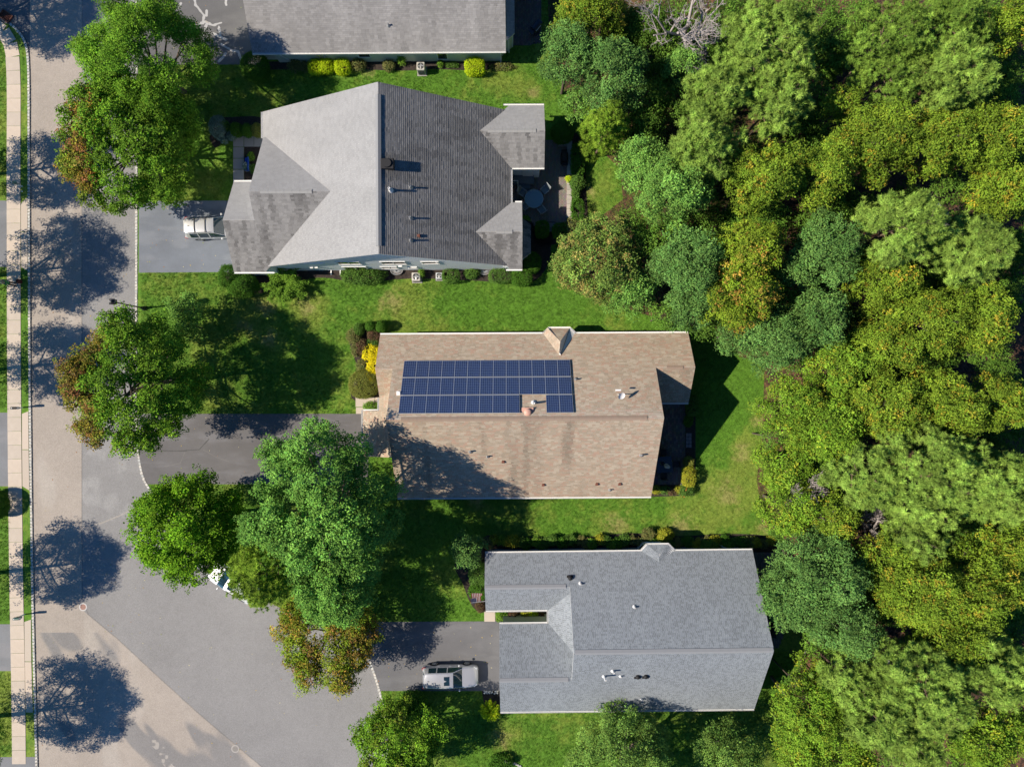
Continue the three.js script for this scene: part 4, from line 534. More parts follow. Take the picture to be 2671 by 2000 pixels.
// ---- the wood: [kind, region, x, y, r, mid height, top, label]
const wood = [
  ['blue', 0, 100, 122, 75, 6.5, 10, 'blue-green oak at the wood edge nearest the top patio'],
  ['blue', 0, 215, 172, 92, 7, 10.6, 'broad blue-green oak above the clipped round shrub'],
  ['yellow', 0, 160, 30, 90, 6, 9.4, 'yellow-green oak at the top edge above the blue-green oaks'],
  ['light', 0, 122, 250, 36, 3, 5, 'small lime sapling below the blue-green oaks'],
  ['cedar', 0, 190, 315, 66, 5.5, 9, 'olive cedar right of the clipped round shrub'],
  ['low', 0, 290, 310, 55, 4, 6.5, 'dark understorey tree between cedar and pines'],
  ['low', 0, 300, 60, 60, 4, 6.5, 'dark understorey tree left of the bare tree'],
  ['light', 0, 385, 155, 46, 6, 8.4, 'lime tree right below the bare tree'],
  ['pine', 0, 600, 112, 132, 11, 14.5, 'largest fluffy pine near the top edge'],
  ['pine', 0, 468, 215, 78, 10, 13, 'fluffy pine below left of the largest top pine'],
  ['pine', 0, 620, 245, 82, 10.5, 13.5, 'fluffy pine directly below the largest top pine'],
  ['pine', 0, 440, 352, 92, 9.5, 12.8, 'feathery pine above the light green oaks'],
  ['light', 0, 290, 405, 74, 6, 9.2, 'light green oak beside the small grass bay'],
  ['light', 0, 365, 468, 88, 7.5, 11, 'light green oak below the feathery pine'],
  ['tan', 0, 172, 640, 108, 5.5, 9, 'tan and green oak facing the gable house patio'],
  ['light', 0, 252, 720, 66, 4.5, 7.5, 'green oak below the tan oak'],
  ['blue', 0, 400, 650, 98, 7.5, 11, 'blue-green oak left of the orange-tipped oaks'],
  ['blue', 0, 400, 760, 62, 5, 8.4, 'blue-green oak above the brown roof corner lawn'],
  ['orange', 0, 562, 615, 82, 9, 12.2, 'upper orange-tipped oak in the wood'],
  ['orange', 0, 532, 735, 88, 8, 11.4, 'lower orange-tipped oak above the brown house lawn'],
  ['yellow', 0, 600, 430, 94, 9, 12.6, 'yellow-green oak above the orange-tipped oaks'],
  ['yellow', 0, 738, 420, 82, 9, 12.4, 'yellow-green oak second from the feathery pine'],
  ['yellow', 0, 868, 345, 98, 9, 12.8, 'broad golden oak in the middle of the upper wood'],
  ['yellow', 0, 1012, 350, 88, 9, 12.6, 'golden oak right of the broad golden oak'],
  ['yellow', 0, 1160, 330, 95, 9, 12.6, 'golden oak at the right edge below the pines'],
  ['yellow', 0, 775, 250, 46, 8, 10.4, 'small golden oak between the two top pine groups'],
  ['yellow', 0, 1190, 470, 80, 8.5, 12, 'golden oak at the right edge beside pale pines'],
  ['pinedark', 0, 905, 85, 98, 10, 13, 'dull green pine at the top edge right of the dark gap'],
  ['pinedark', 0, 1055, 55, 95, 10, 13, 'dull green pine at the top edge near the corner'],
  ['pinedark', 0, 905, 192, 78, 9, 11.8, 'dull green pine above the broad golden oak'],
  ['pine', 0, 1062, 182, 98, 10.5, 13.6, 'bright fluffy pine in the upper right corner'],
  ['yellow', 0, 1195, 60, 66, 8, 11.4, 'olive oak in the top right corner'],
  ['low', 0, 765, 130, 60, 4, 6, 'dark understorey tree in the gap between pines'],
  ['low', 0, 690, 330, 60, 5, 7, 'dark understorey tree under the golden oaks'],
  ['pine', 0, 935, 560, 98, 11, 14.2, 'pale pine with bare twigs in the middle of the wood'],
  ['pine', 0, 1108, 622, 92, 11, 14.2, 'pale pine near the right edge'],
  ['blue', 0, 742, 620, 90, 8.5, 12, 'dense round blue-green oak amid the wood'],
  ['blue', 0, 722, 800, 80, 7.5, 11, 'blue-green oak below the dense round one'],
  ['blue', 0, 620, 845, 80, 6.5, 9.8, 'blue-green oak at the brown house lawn corner'],
  ['blue', 0, 520, 828, 52, 4.5, 7.5, 'low blue-green oak reaching over the roof shadow'],
  ['yellow', 0, 880, 690, 80, 8, 11.4, 'golden oak right of the dense round oak'],
  ['yellow', 0, 1000, 800, 95, 8.5, 12, 'yellow-green oak below the pale pines'],
  ['yellow', 0, 1130, 785, 90, 8.5, 12, 'yellow-green oak at the right edge below the pale pine'],
  ['yellow', 0, 890, 870, 82, 8, 11.4, 'yellow-green oak in the middle right wood'],
  ['gloss', 0, 775, 915, 78, 7.5, 10.6, 'glossy green oak nearest the roof shadow tip'],
  ['low', 0, 1010, 680, 70, 5, 7.6, 'dark understorey tree beneath the pale pines'],
  ['gloss', 1, 655, 62, 78, 6.5, 9.8, 'glossy green oak at the lawn edge right of the brown house'],
  ['gloss', 1, 745, 115, 82, 7.5, 10.8, 'glossy green oak second from the brown house lawn'],
  ['gloss', 1, 642, 200, 70, 5, 8.4, 'glossy oak bulging over the lawn edge'],
  ['gloss', 1, 655, 310, 78, 5, 8.2, 'bushy oak above the grey house corner'],
  ['yellow', 1, 765, 335, 66, 6.5, 9.6, 'yellow-green oak by the fallen grey branch'],
  ['yellow', 1, 890, 62, 92, 8, 11.6, 'golden oak above the great pine'],
  ['yellow', 1, 1045, 55, 95, 8.5, 12, 'golden oak above the right hand great pine'],
  ['yellow', 1, 1180, 45, 74, 8.5, 12, 'golden oak at the right edge, middle height'],
  ['pine', 1, 1000, 232, 132, 10.5, 14, 'great pale pine right of the brown house lawn'],
  ['pine', 1, 850, 238, 88, 9.5, 12.6, 'thin pale pine left of the great pine'],
  ['pine', 1, 1160, 250, 112, 10.5, 14, 'great pale pine at the right edge'],
  ['pine', 1, 965, 385, 64, 9, 11.6, 'small pine below the great pine'],
  ['blue', 1, 735, 480, 112, 7, 10.8, 'great blue-green oak behind the grey house'],
  ['blue', 1, 658, 550, 72, 6, 9.4, 'blue-green oak overhanging the grey house patio'],
  ['blue', 1, 795, 610, 80, 7, 10.4, 'blue-green oak below the great blue-green oak'],
  ['yellow', 1, 990, 520, 105, 8.5, 12, 'broad golden oak in the lower right wood'],
  ['yellow', 1, 1130, 510, 98, 8.5, 12, 'golden oak at the lower right edge'],
  ['yellow', 1, 885, 430, 66, 7.5, 10.6, 'golden oak between small pine and great blue-green oak'],
  ['yellow', 1, 1045, 640, 82, 8, 11.4, 'golden oak above the lower pines'],
  ['yellow', 1, 1190, 410, 66, 8, 11.2, 'olive oak at the right edge below the great pine'],
  ['pine', 1, 1000, 770, 118, 10.5, 13.8, 'broad pine in the lower right wood'],
  ['pine', 1, 800, 738, 68, 7.5, 10.4, 'pine nearest the lower corner of the grey house'],
  ['pine', 1, 868, 835, 78, 9, 12, 'pine left below the broad lower pine'],
  ['pine', 1, 1165, 715, 95, 10, 13.4, 'pine at the lower right edge'],
  ['pine', 1, 965, 895, 78, 9.5, 12.6, 'pine at the bottom edge'],
  ['pine', 1, 900, 700, 66, 9, 11.8, 'pine under the broken grey trunk'],
  ['gloss', 1, 700, 838, 88, 6.5, 9.8, 'glossy yellow-green oak at the bottom lawn edge'],
  ['gloss', 1, 690, 925, 66, 5.5, 8.6, 'glossy oak cut by the bottom edge'],
  ['gloss', 1, 716, 725, 46, 4, 6.8, 'small glossy oak by the bare soil patch'],
  ['gloss', 1, 1130, 905, 74, 8, 11, 'yellow oak at the bottom right corner'],
  ['gloss', 1, 1215, 870, 60, 8, 11, 'yellow oak at the extreme bottom right'],
  ['gloss', 1, 810, 930, 66, 6, 9, 'yellow-green oak at the bottom edge left of the pine'],
  ['low', 1, 850, 530, 70, 4.5, 7, 'dark understorey tree right of the great blue-green oak'],
  ['low', 1, 1080, 390, 70, 5, 7.5, 'dark understorey tree under the right edge pines'],
  ['low', 1, 730, 220, 70, 4, 6.4, 'dark understorey tree beside the leaning dead pine'],
];
for (const [kind, reg, x, y, r, hm, top, label] of wood) tree(kind, 1380 + x * 1.0505, reg * 1000 + y * 1.0505, hm, r * 1.0505, top, label, 'tree', { group: undefined });
// dark undergrowth filling the gaps between the big crowns: one mass nobody could count
{
  const edge = [[1440, 20], [1480, 230], [1560, 385], [1640, 440], [1640, 530], [1520, 620], [1500, 740], [1640, 790], [1780, 835], [1890, 860], [2010, 960], [2010, 1240], [2030, 1370], [2080, 1440], [2090, 1560], [2120, 1690], [2070, 1800], [2075, 1990], [2670, 1990], [2670, 10], [1440, 10]], big = wood.map(([, reg, x, y, r, hm]) => { const c = P(1380 + x * 1.0505, reg * 1000 + y * 1.0505, hm); return [c.x, c.z, r * 1.0505 * (1 - hm / H) / K]; }), q = rng(616), list = [], stems = [], A = new THREE.Color(), C = KIND.low.c;
  for (let x = 3; x < 43; x += 1.5) for (let z = -32; z < 32; z += 1.5) {
    const px = (x + (q() - 0.5)) * K * 1.08 + CX, py = (z + (q() - 0.5)) * K * 1.08 + CY, h = 2.5 + 3.6 * q(); if (!inPoly(px, py, edge)) continue; const c = P(px, py, h); if (big.some(([bx, bz, br]) => Math.hypot(c.x - bx, c.z - bz) < br * 0.8)) continue; if (q() < 0.25) continue;
    const R = 0.9 + 0.7 * q(), tone = 0.8 + 0.5 * q(); stems.push(bar(V(c.x, L0 - 0.1, c.z), c, 0.07, 0.04, 5)); for (let i = 0; i < 3; i++) stems.push(bar(V(c.x, h * 0.6, c.z), c.clone().add(V((q() - 0.5) * R * 1.6, 0.2, (q() - 0.5) * R * 1.6)), 0.03, 0.01, 4));
    for (let i = 0; i < 46 * R * R; i++) { const y = 1 - 1.5 * q(), a = q() * 6.283, w = Math.sqrt(1 - y * y), f = 0.5 + 0.6 * q(), m = mix3(C[0], C[1], q()), j = tone * (0.8 + 0.4 * q()), s = 0.8 + 0.5 * q(); A.setRGB(m[0] * j, m[1] * j, m[2] * j); Q.setFromUnitVectors(UPV, V(Math.cos(a) * w, y + 0.8, Math.sin(a) * w).normalize()); list.push([c.clone().add(V(Math.cos(a) * w * R * f, y * R * 0.8 * f, Math.sin(a) * w * R * f)), Q.clone(), V(s, s, s), A.clone()]); }
  }
  const t = thing('undergrowth', 'dim undergrowth filling the gaps between the big crowns of the wood', 'undergrowth'); t.userData.kind = 'stuff';
  part(t, 'stems', merge(stems), BARK[0]).userData.kind = 'stuff'; fillCrown(t, list, G.oak, LEAF); t.children.forEach((m) => { if (m.isInstancedMesh) m.name = 'foliage'; });
}
// bare grey trees
function bare(px, py, h0, h1, spread, label, seed, lean = [0, 0], bl = 2.6) {
  const c = P(px, py, h1 * 0.8), t = thing('bare_tree', label, 'tree', V(c.x, L0, c.z)), r = rng(seed), g = [];
  (function grow(a, dir, L, rad, d) { const b = a.clone().addScaledVector(dir, L); g.push(bar(a, b, rad, rad * 0.72, d > 3 ? 4 : 6)); if (d > 5) return; const n = d === 0 ? 5 : 3; for (let i = 0; i < n; i++) { const nd = dir.clone().multiplyScalar(d ? 0.9 : 0.35).add(V((r() - 0.5) * 2 * spread, r() * 0.5 + (d ? 0 : 0.1), (r() - 0.5) * 2 * spread)).normalize(); grow(a.clone().lerp(b, 0.6 + 0.4 * r()), nd, (d ? L * 0.74 : bl) * (0.7 + 0.4 * r()), rad * 0.62, d + 1); } })(V(0, -0.2, 0), V(lean[0], 1, lean[1]).normalize(), h0, 0.2, 0);
  part(t, 'trunk', merge(g), mat(0.4, 0.36, 0.35, 0.9));
}
bare(1812, 30, 7.5, 11, 1.2, 'bare pinkish-grey dead tree at the top edge of the wood', 21, [0, 0], 2.1);
bare(2425, 545, 13.2, 15, 0.8, 'bare grey twigs poking through the pale pine', 33, [0, 0], 0.75);
bare(2155, 1260, 5.5, 9, 0.9, 'leaning dead pine with rusty needles above the grey house', 45, [-0.1, 0.2], 1.4);
bare(2290, 1362, 7, 10, 0.8, 'pale dead branches left of the great pine foot', 52, [0.2, 0.05], 0.9);
{ const a = P(2275, 1702, 7), b = P(2318, 1726, 10.5), t = thing('broken_trunk', 'broken grey trunk leaning through the lower wood', 'trunk', V(a.x, L0, a.z)); part(t, 'trunk', merge(bar(V(0, -0.2, 0), V(0, 7, 0), 0.2, 0.17, 8), bar(V(0, 6.9, 0), V(b.x - a.x, 10.4, b.z - a.z), 0.19, 0.13, 8)), mat(0.33, 0.29, 0.27, 0.9)); }
// ---------- shrubs and border plants ----------
shrub('round_shrub', 'box', 663, 172, 34, 34, 2.2, 'dark green ball shrub at the top house garage corner', { round: 1 });
shrub('clipped_shrub', 'lime', 823, 175, 17, 17, 1.0, 'left lime yellow clipped shrub of the touching pair', { square: 1 });
shrub('clipped_shrub', 'lime', 849, 173, 17, 16, 1.0, 'right lime yellow clipped shrub of the touching pair', { square: 1 });
shrub('clipped_shrub', 'lime', 893, 174, 18, 17, 1.1, 'single lime yellow clipped shrub right of the pair', { square: 1 });
shrub('clipped_shrub', 'lime', 1238, 174, 24, 19, 1.2, 'wide lime yellow clipped shrub right of the air conditioner', { square: 1 });
shrub('small_shrub', 'mixed', 934, 170, 15, 13, 0.8, 'loose pale shrub right of the single lime shrub', { loose: 1, g: 'bush' });
shrub('small_shrub', 'mixed', 1015, 171, 12, 11, 0.7, 'small pale shrub left of the top air conditioner', { loose: 1, g: 'bush' });
shrub('small_shrub', 'fresh', 1048, 155, 9, 9, 0.9, 'little rose bush between small shrub and air conditioner', { loose: 1, g: 'bush' });
shrub('small_shrub', 'fresh', 1148, 166, 6, 7, 0.5, 'tiny plant just right of the top air conditioner', { loose: 1 });
shrub('low_plants', 'hedge', 1178, 170, 15, 6, 0.25, 'low green plants left of the wide lime shrub', { loose: 1 });
shrub('ground_cover', 'mixed', 1310, 174, 28, 9, 0.25, 'flat pale ground cover at the top house corner', { loose: 1 });
archer('grassy_plant', 'mixed', 770, 172, 20, 0.6, 26, 'strappy pale leaved plant left of the lime shrubs', { g: 'tiny', cat: 'plant', per: 1 });
archer('grassy_plant', 'mixed', 795, 176, 16, 0.5, 20, 'strappy plant touching the lime shrub pair', { g: 'tiny', cat: 'plant', per: 1 });
shrub('ball_shrub', 'box', 616, 338, 14, 16, 1.1, 'left dark ball shrub of the three by the slab path', { round: 1 });
shrub('ball_shrub', 'box', 645, 340, 14, 15, 1.1, 'middle dark ball shrub of the three by the slab path', { round: 1 });
shrub('ball_shrub', 'olive', 670, 339, 13, 16, 1.1, 'olive ball shrub of the three nearest the roof', { round: 1 });
shrub('blue_spruce', 'spruce', 567, 330, 18, 26, 1.3, 'larger blue spruce shrub left of the slab path', { loose: 1 });
shrub('blue_spruce', 'spruce', 603, 354, 11, 10, 0.7, 'blue spruce mound touching the slab path corner', { round: 1 });
shrub('blue_spruce', 'spruce', 585, 365, 8, 8, 0.5, 'smallest blue spruce mound', { round: 1 });
shrub('small_shrub', 'hedge', 582, 328, 13, 12, 0.9, 'green shrub between blue spruce and ball shrubs', { loose: 1, g: 'bush' });
shrub('bed_plant', 'fresh', 654, 408, 6, 9, 0.5, 'light green plant in the dark bed by the blue planter', { loose: 1, cat: 'plant' });
shrub('bed_plant', 'hedge', 660, 440, 6, 10, 0.5, 'dim green plant at the roof edge in the dark bed', { loose: 1, cat: 'plant' });
shrub('arborvitae', 'box', 593, 722, 20, 28, 2.4, 'tall arborvitae at the silver car driveway corner', { loose: 1 });
shrub('arborvitae', 'box', 628, 744, 36, 26, 2.0, 'wide arborvitae mass left of the arching shrub', { loose: 1 });
archer('arching_shrub', 'fresh', 743, 742, 62, 1.3, 46, 'arching feathery shrub by the blue-grey gable wall', { g: 'bush', per: 3, seg: 10 });
shrub('broad_shrub', 'hedge', 945, 720, 52, 17, 1.1, 'wide glossy shrub under the gable windows', { loose: 1, g: 'bush' });
shrub('clipped_hedge', 'hedge', 1176, 720, 21, 17, 1.1, 'square clipped hedge right of the two air conditioners', { square: 1, g: 'bush', leaf: 0.7 });
shrub('small_shrub', 'fresh', 1099, 713, 6, 8, 0.8, 'small plant squeezed between the two air conditioners', { loose: 1 });
shrub('small_shrub', 'hedge', 1232, 712, 16, 12, 0.7, 'loose green shrub left of the right window well', { loose: 1, g: 'bush' });
shrub('clipped_hedge', 'hedge', 1306, 720, 29, 17, 1.2, 'clipped hedge right of the right window well', { square: 1, g: 'bush', leaf: 0.7 });
shrub('clipped_hedge', 'box', 1361, 723, 25, 20, 1.4, 'dark clipped hedge at the gable house rear corner', { square: 1 });
shrub('clipped_hedge', 'box', 1388, 685, 22, 26, 1.5, 'shaded round hedge beside the rear bay', { round: 1 });
shrub('clipped_hedge', 'box', 1414, 598, 16, 20, 1.1, 'clipped shrub left of the patio steps gap', { square: 1 });
shrub('clipped_hedge', 'box', 1461, 602, 18, 18, 1.0, 'clipped shrub right of the patio steps gap', { square: 1 });
shrub('rose_bush', 'mixed', 1495, 592, 20, 20, 1.0, 'loose bush with pink blooms at the garden wall end', { loose: 1, g: 'bush', flower: [0.5, 0.12, 0.12] });
shrub('round_shrub', 'box', 1467, 345, 28, 27, 1.6, 'clipped round green shrub above the garden wall', { round: 1 });
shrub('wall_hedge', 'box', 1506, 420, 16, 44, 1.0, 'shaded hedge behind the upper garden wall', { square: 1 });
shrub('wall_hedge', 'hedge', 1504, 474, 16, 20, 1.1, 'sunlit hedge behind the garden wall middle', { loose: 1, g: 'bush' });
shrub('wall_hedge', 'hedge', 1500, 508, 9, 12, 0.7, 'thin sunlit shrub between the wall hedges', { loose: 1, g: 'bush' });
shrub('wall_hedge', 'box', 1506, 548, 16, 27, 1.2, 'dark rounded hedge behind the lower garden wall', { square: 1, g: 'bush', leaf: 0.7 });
shrub('small_shrub', 'lime', 1485, 467, 8, 8, 0.8, 'little lime plant spilling over the garden wall', { loose: 1 });
// brown house front bed
shrub('ball_shrub', 'hedge', 936, 858, 12, 14, 1.0, 'left ball shrub at the brown house corner', { round: 1 });
shrub('ball_shrub', 'box', 966, 850, 11, 12, 1.3, 'middle ball shrub at the brown house corner', { round: 1 });
shrub('ball_shrub', 'box', 995, 852, 12, 13, 1.3, 'right ball shrub at the brown house corner', { round: 1 });
shrub('ball_shrub', 'hedge', 978, 861, 9, 9, 0.8, 'small ball shrub in front of the corner pair', { round: 1 });
shrub('barberry', 'wine', 975, 875, 15, 14, 0.9, 'wine red barberry beside the brown roof edge', { loose: 1, g: 'bush' });
shrub('barberry', 'wine', 945, 905, 13, 18, 0.8, 'wine red barberry in the middle of the front bed', { loose: 1, g: 'bush' });
shrub('small_shrub', 'mixed', 922, 878, 15, 16, 0.7, 'variegated shrub at the outer bed corner', { loose: 1, g: 'bush' });
shrub('small_shrub', 'hedge', 972, 895, 14, 13, 0.7, 'green shrub above the yellow shrub', { loose: 1, g: 'bush' });
shrub('small_shrub', 'mixed', 930, 912, 12, 14, 0.6, 'pale shrub left of the yellow shrub', { loose: 1, g: 'bush' });
shrub('small_shrub', 'mixed', 945, 958, 14, 18, 0.7, 'pale green shrub between yellow and round shrubs', { loose: 1, g: 'bush' });
shrub('yellow_shrub', 'yellow', 970, 922, 19, 19, 1.0, 'upper bright yellow shrub at the brown house front', { loose: 1, g: 'bush' });
shrub('yellow_shrub', 'yellow', 975, 965, 15, 26, 1.0, 'lower bright yellow shrub at the brown house front', { loose: 1, g: 'bush' });
shrub('round_shrub', 'olive', 948, 1002, 38, 36, 1.6, 'large round olive shrub above the cream slab path', { round: 1 });
shrub('bed_plant', 'fresh', 972, 1060, 19, 9, 0.5, 'fresh green plants at the garage edge by the slab path', { loose: 1, g: 'bush', cat: 'plant' });
// brown house patio planting
shrub('clipped_shrub', 'hedge', 1806, 1058, 14, 25, 1.1, 'green clipped shrub at the brown house patio top', { square: 1 });
shrub('small_shrub', 'box', 1797, 1098, 10, 12, 0.7, 'dim small shrub below the patio clipped shrub', { loose: 1 });
shrub('small_shrub', 'olive', 1797, 1205, 12, 12, 0.8, 'dim shrub above the bright yellow patio shrub', { loose: 1 });
shrub('yellow_shrub', 'gold', 1797, 1243, 15, 24, 1.3, 'bright yellow clipped shrub at the patio corner', { square: 1 });
shrub('small_shrub', 'hedge', 1792, 1279, 17, 12, 0.7, 'green bush with orange flowers below the yellow patio shrub', { loose: 1, g: 'bush', flower: [0.6, 0.2, 0.05] });
[[1712, 1277, 'gold', 'nearest the brown roof'], [1735, 1278, 'hedge', 'second from the brown roof'], [1755, 1280, 'wine', 'third from the brown roof'], [1772, 1277, 'gold', 'fourth from the brown roof']].forEach(([x, y, c, l]) => shrub('border_plant', c, x, y, 12, 8, 0.4, 'low border plant below the patio, ' + l, { loose: 1, g: 'bush', cat: 'plant', group: 'border plants below the brown house patio' }));
// grey house upper border: a row of perennials
{ const ten = ['', 'twenty-', 'thirty-', 'forty-'], one = ['', 'first', 'second', 'third', 'fourth', 'fifth', 'sixth', 'seventh', 'eighth', 'ninth', 'tenth', 'eleventh', 'twelfth', 'thirteenth', 'fourteenth', 'fifteenth', 'sixteenth', 'seventeenth', 'eighteenth', 'nineteenth'], ord = (n) => (n < 20 ? one[n] : n % 10 ? ten[Math.floor(n / 10) - 1] + one[n % 10] : { 20: 'twentieth', 30: 'thirtieth', 40: 'fortieth' }[n]); let num = 0; const name = (l) => l.replace(' in the grey house upper border', ', ' + ord(++num) + ' plant from the left in the grey house border'); const r = rng(77), cols = ['hedge', 'gold', 'mixed', 'fresh', 'box', 'hedge', 'gold'];
  for (let i = 0; i < 44; i++) { const x = 1275 + i * 17 + (r() - 0.5) * 8; if (x > 1672 && x < 1690) continue; const y = 1413 + (r() - 0.5) * 14, c = cols[Math.floor(r() * 7)], lab = c === 'gold' ? 'yellow-green leafy perennial in the grey house upper border' : c === 'mixed' ? 'brownish strappy perennial in the grey house upper border' : c === 'box' ? 'dark small perennial in the grey house upper border' : 'green leafy perennial in the grey house upper border'; if (c === 'mixed' || r() < 0.25) archer('perennial', c, x, y, 13 + r() * 6, 0.55, 16, name(lab.replace('leafy', 'strappy')), { cat: 'plant', per: 2, seg: 5, group: 'perennials along the grey house upper wall' }); else shrub('perennial', c, x, y, 9 + r() * 5, 8 + r() * 5, 0.45 + r() * 0.4, name(lab), { loose: 1, g: 'bush', cat: 'plant', group: 'perennials along the grey house upper wall' }); } }
archer('ornamental_grass', 'mixed', 1690, 1393, 18, 0.8, 34, 'pale ornamental grass above the grey house bay', { cat: 'plant', per: 2, seg: 6 });
shrub('small_shrub', 'gold', 1735, 1394, 17, 13, 0.8, 'yellow-green bush right of the ornamental grass', { loose: 1, g: 'bush' });
shrub('small_shrub', 'hedge', 1850, 1425, 22, 15, 0.9, 'rounded shrub against the grey house upper wall', { loose: 1, g: 'bush' });
shrub('small_shrub', 'hedge', 1250, 1498, 24, 28, 1.1, 'green shrubs at the grey house left wall', { loose: 1, g: 'bush' });
shrub('small_shrub', 'box', 1248, 1545, 22, 18, 0.9, 'dark shrub above the flag', { loose: 1, g: 'bush' });
shrub('bed_plant', 'wine', 1252, 1584, 12, 10, 0.5, 'reddish plant below the flag', { loose: 1, g: 'bush', cat: 'plant' });
[[1308, 1607, 14, 'fresh', 'round fresh green plant at the entrance court mouth'], [1340, 1603, 12, 'wine', 'reddish plant in the entrance court'], [1352, 1618, 10, 'olive', 'olive plant at the court slab edge'], [1370, 1602, 11, 'gold', 'golden plant in the entrance court'], [1392, 1604, 12, 'lime', 'lime plant in the entrance court'], [1408, 1605, 9, 'wine', 'dark red plant at the court end']].forEach(([x, y, r, c, l]) => shrub('court_plant', c, x, y, r, r * 0.9, 0.6, l, { loose: 1, g: 'bush', cat: 'plant' }));
archer('fern_shrub', 'lime', 1278, 1852, 26, 1.0, 34, 'lime feathery shrub at the grey house lower left corner', { g: 'tiny', per: 4, seg: 8 });
shrub('small_shrub', 'box', 1075, 1835, 30, 24, 1.8, 'dark shrub between SUV lawn and the bottom maple', { loose: 1, g: 'bush' });
shrub('small_shrub', 'box', 1305, 1990, 26, 18, 0.9, 'dark shrub at the bottom edge beside the edging stones', { loose: 1, g: 'bush' });
shrub('round_hedge', 'box', -20, 1318, 34, 36, 1.7, 'large dark round hedge cut by the left edge', { round: 1 });
// ---------- street furniture ----------
{ // lamp post
  const t = thing('lamp_post', 'tall black lamp post at the kerb by the feathery sapling', 'lamp post', P(376, 804, L0));
  part(t, 'base', new THREE.LatheGeometry([[0.2, -0.05], [0.2, 0.12], [0.13, 0.2], [0.1, 0.55], [0.06, 0.62]].map(([a, b]) => new THREE.Vector2(a, b)), 14), M.black);
  part(t, 'pole', cyl(0.045, 0.06, 4.2, 0, 2.4, 0, 12), M.black);
  part(t, 'lantern', merge(box(0.4, 0.06, 0.4, 0, 4.45, 0), ...[[-1, -1], [1, -1], [1, 1], [-1, 1]].map(([a, b]) => bar(V(a * 0.15, 4.48, b * 0.15), V(a * 0.2, 4.78, b * 0.2), 0.014))), M.black);
  part(t, 'lantern_glass', new THREE.CylinderGeometry(0.25, 0.19, 0.28, 4).rotateY(Math.PI / 4).translate(0, 4.62, 0), phys(0.6, 0.65, 0.7, 0.2, { clearcoat: 1 }));
  part(t, 'lantern_roof', new THREE.CylinderGeometry(0.1, 0.33, 0.2, 4).rotateY(Math.PI / 4).translate(0, 4.87, 0), mat(0.03, 0.03, 0.034, 0.5));
  part(t, 'finial', merge(cyl(0.09, 0.1, 0.06, 0, 5, 0), new THREE.SphereGeometry(0.05, 10, 8).translate(0, 5.05, 0)), mat(0.25, 0.25, 0.26, 0.4));
}
const mailbox = (x, y, label, turn, green) => {
  const t = thing('mailbox', label, 'mailbox', P(x, y, L0), turn);
  part(t, 'post', rbox(0.1, 1.25, 0.1, 0.012, 0, 0.6, 0), M.pvc); part(t, 'post_cap', new THREE.CylinderGeometry(0.02, 0.1, 0.08, 4).rotateY(Math.PI / 4).translate(0, 1.27, 0), M.pvc);
  const s = new THREE.Shape(); s.moveTo(-0.1, 0); s.lineTo(0.1, 0); s.lineTo(0.1, 0.14); s.absarc(0, 0.14, 0.1, 0, Math.PI); s.lineTo(-0.1, 0); const g = new THREE.ExtrudeGeometry(s, { depth: 0.52, bevelEnabled: true, bevelSize: 0.006, bevelThickness: 0.006, bevelSegments: 1, curveSegments: 8 }); g.translate(0, 0, -0.12); g.rotateY(Math.PI / 2);
  part(t, 'box', g.translate(0, 1.02, 0.0), green); part(t, 'arm', merge(rbox(0.62, 0.06, 0.1, 0.01, 0.12, 0.98, 0), bar(V(0, 0.6, 0), V(0.3, 0.97, 0), 0.03)), M.pvc); part(t, 'door', rbox(0.015, 0.22, 0.19, 0.004, 0.415, 1.13, 0), M.white); part(t, 'news_tube', rbox(0.45, 0.14, 0.16, 0.03, 0.12, 0.82, 0), mat(0.05, 0.16, 0.13, 0.5));
};
const mgreen = mat(0.015, 0.09, 0.085, 0.4);
mailbox(57, 486, 'mailbox with dark green box beside the upper sidewalk', 0.05, mgreen); mailbox(57, 1063, 'slim dark mailbox above the middle neighbour driveway', 0.02, M.black); mailbox(63, 1602, 'white capped mailbox with teal side, lower left', 0.04, mgreen);
{ const t = thing('marker_post', 'thin dark marker rod with pale blue foot in hedge shadow', 'marker', P(54, 1317, L0)); part(t, 'rod', cyl(0.012, 0.014, 1.1, 0, 0.55, 0, 8), M.darkmetal); part(t, 'foot', new THREE.LatheGeometry([[0, 0.1], [0.05, 0.09], [0.075, 0.05], [0.08, 0]].map(([a, b]) => new THREE.Vector2(a, b)), 14), mat(0.5, 0.62, 0.8, 0.5)); }
{ const t = thing('valve_cap', 'small white pipe cap in the verge below the upper mailbox', 'pipe cap', P(57, 499, L0)); part(t, 'cap', new THREE.LatheGeometry([[0, 0.1], [0.05, 0.09], [0.06, 0.03], [0.055, -0.05]].map(([a, b]) => new THREE.Vector2(a, b)), 14), M.pvc); }
function manhole(x, y, label, lidM, ringM) { const t = thing('manhole', label, 'manhole', P(x, y, 0)); const ring = new THREE.LatheGeometry([[0.25, 0.004], [0.25, 0.016], [0.335, 0.014], [0.345, 0.004]].map(([a, b]) => new THREE.Vector2(a, b)), 32); part(t, 'ring', ring, ringM); const bumps = [cyl(0.247, 0.247, 0.014, 0, 0.004, 0, 32)]; for (let i = -4; i <= 4; i++) for (let j = -4; j <= 4; j++) if (Math.hypot(i, j) < 4.3) bumps.push(box(0.03, 0.01, 0.03, i * 0.05, 0.013, j * 0.05)); part(t, 'lid', merge(bumps), lidM); }
manhole(215.6, 1583, 'round manhole with reddish lid on the road seam', mat(0.4, 0.24, 0.2, 0.8), mat(0.55, 0.54, 0.53, 0.85));
manhole(613, 1953, 'faint round manhole on the diagonal seam near the bottom', mat(0.3, 0.285, 0.27, 0.9), mat(0.4, 0.38, 0.36, 0.9));
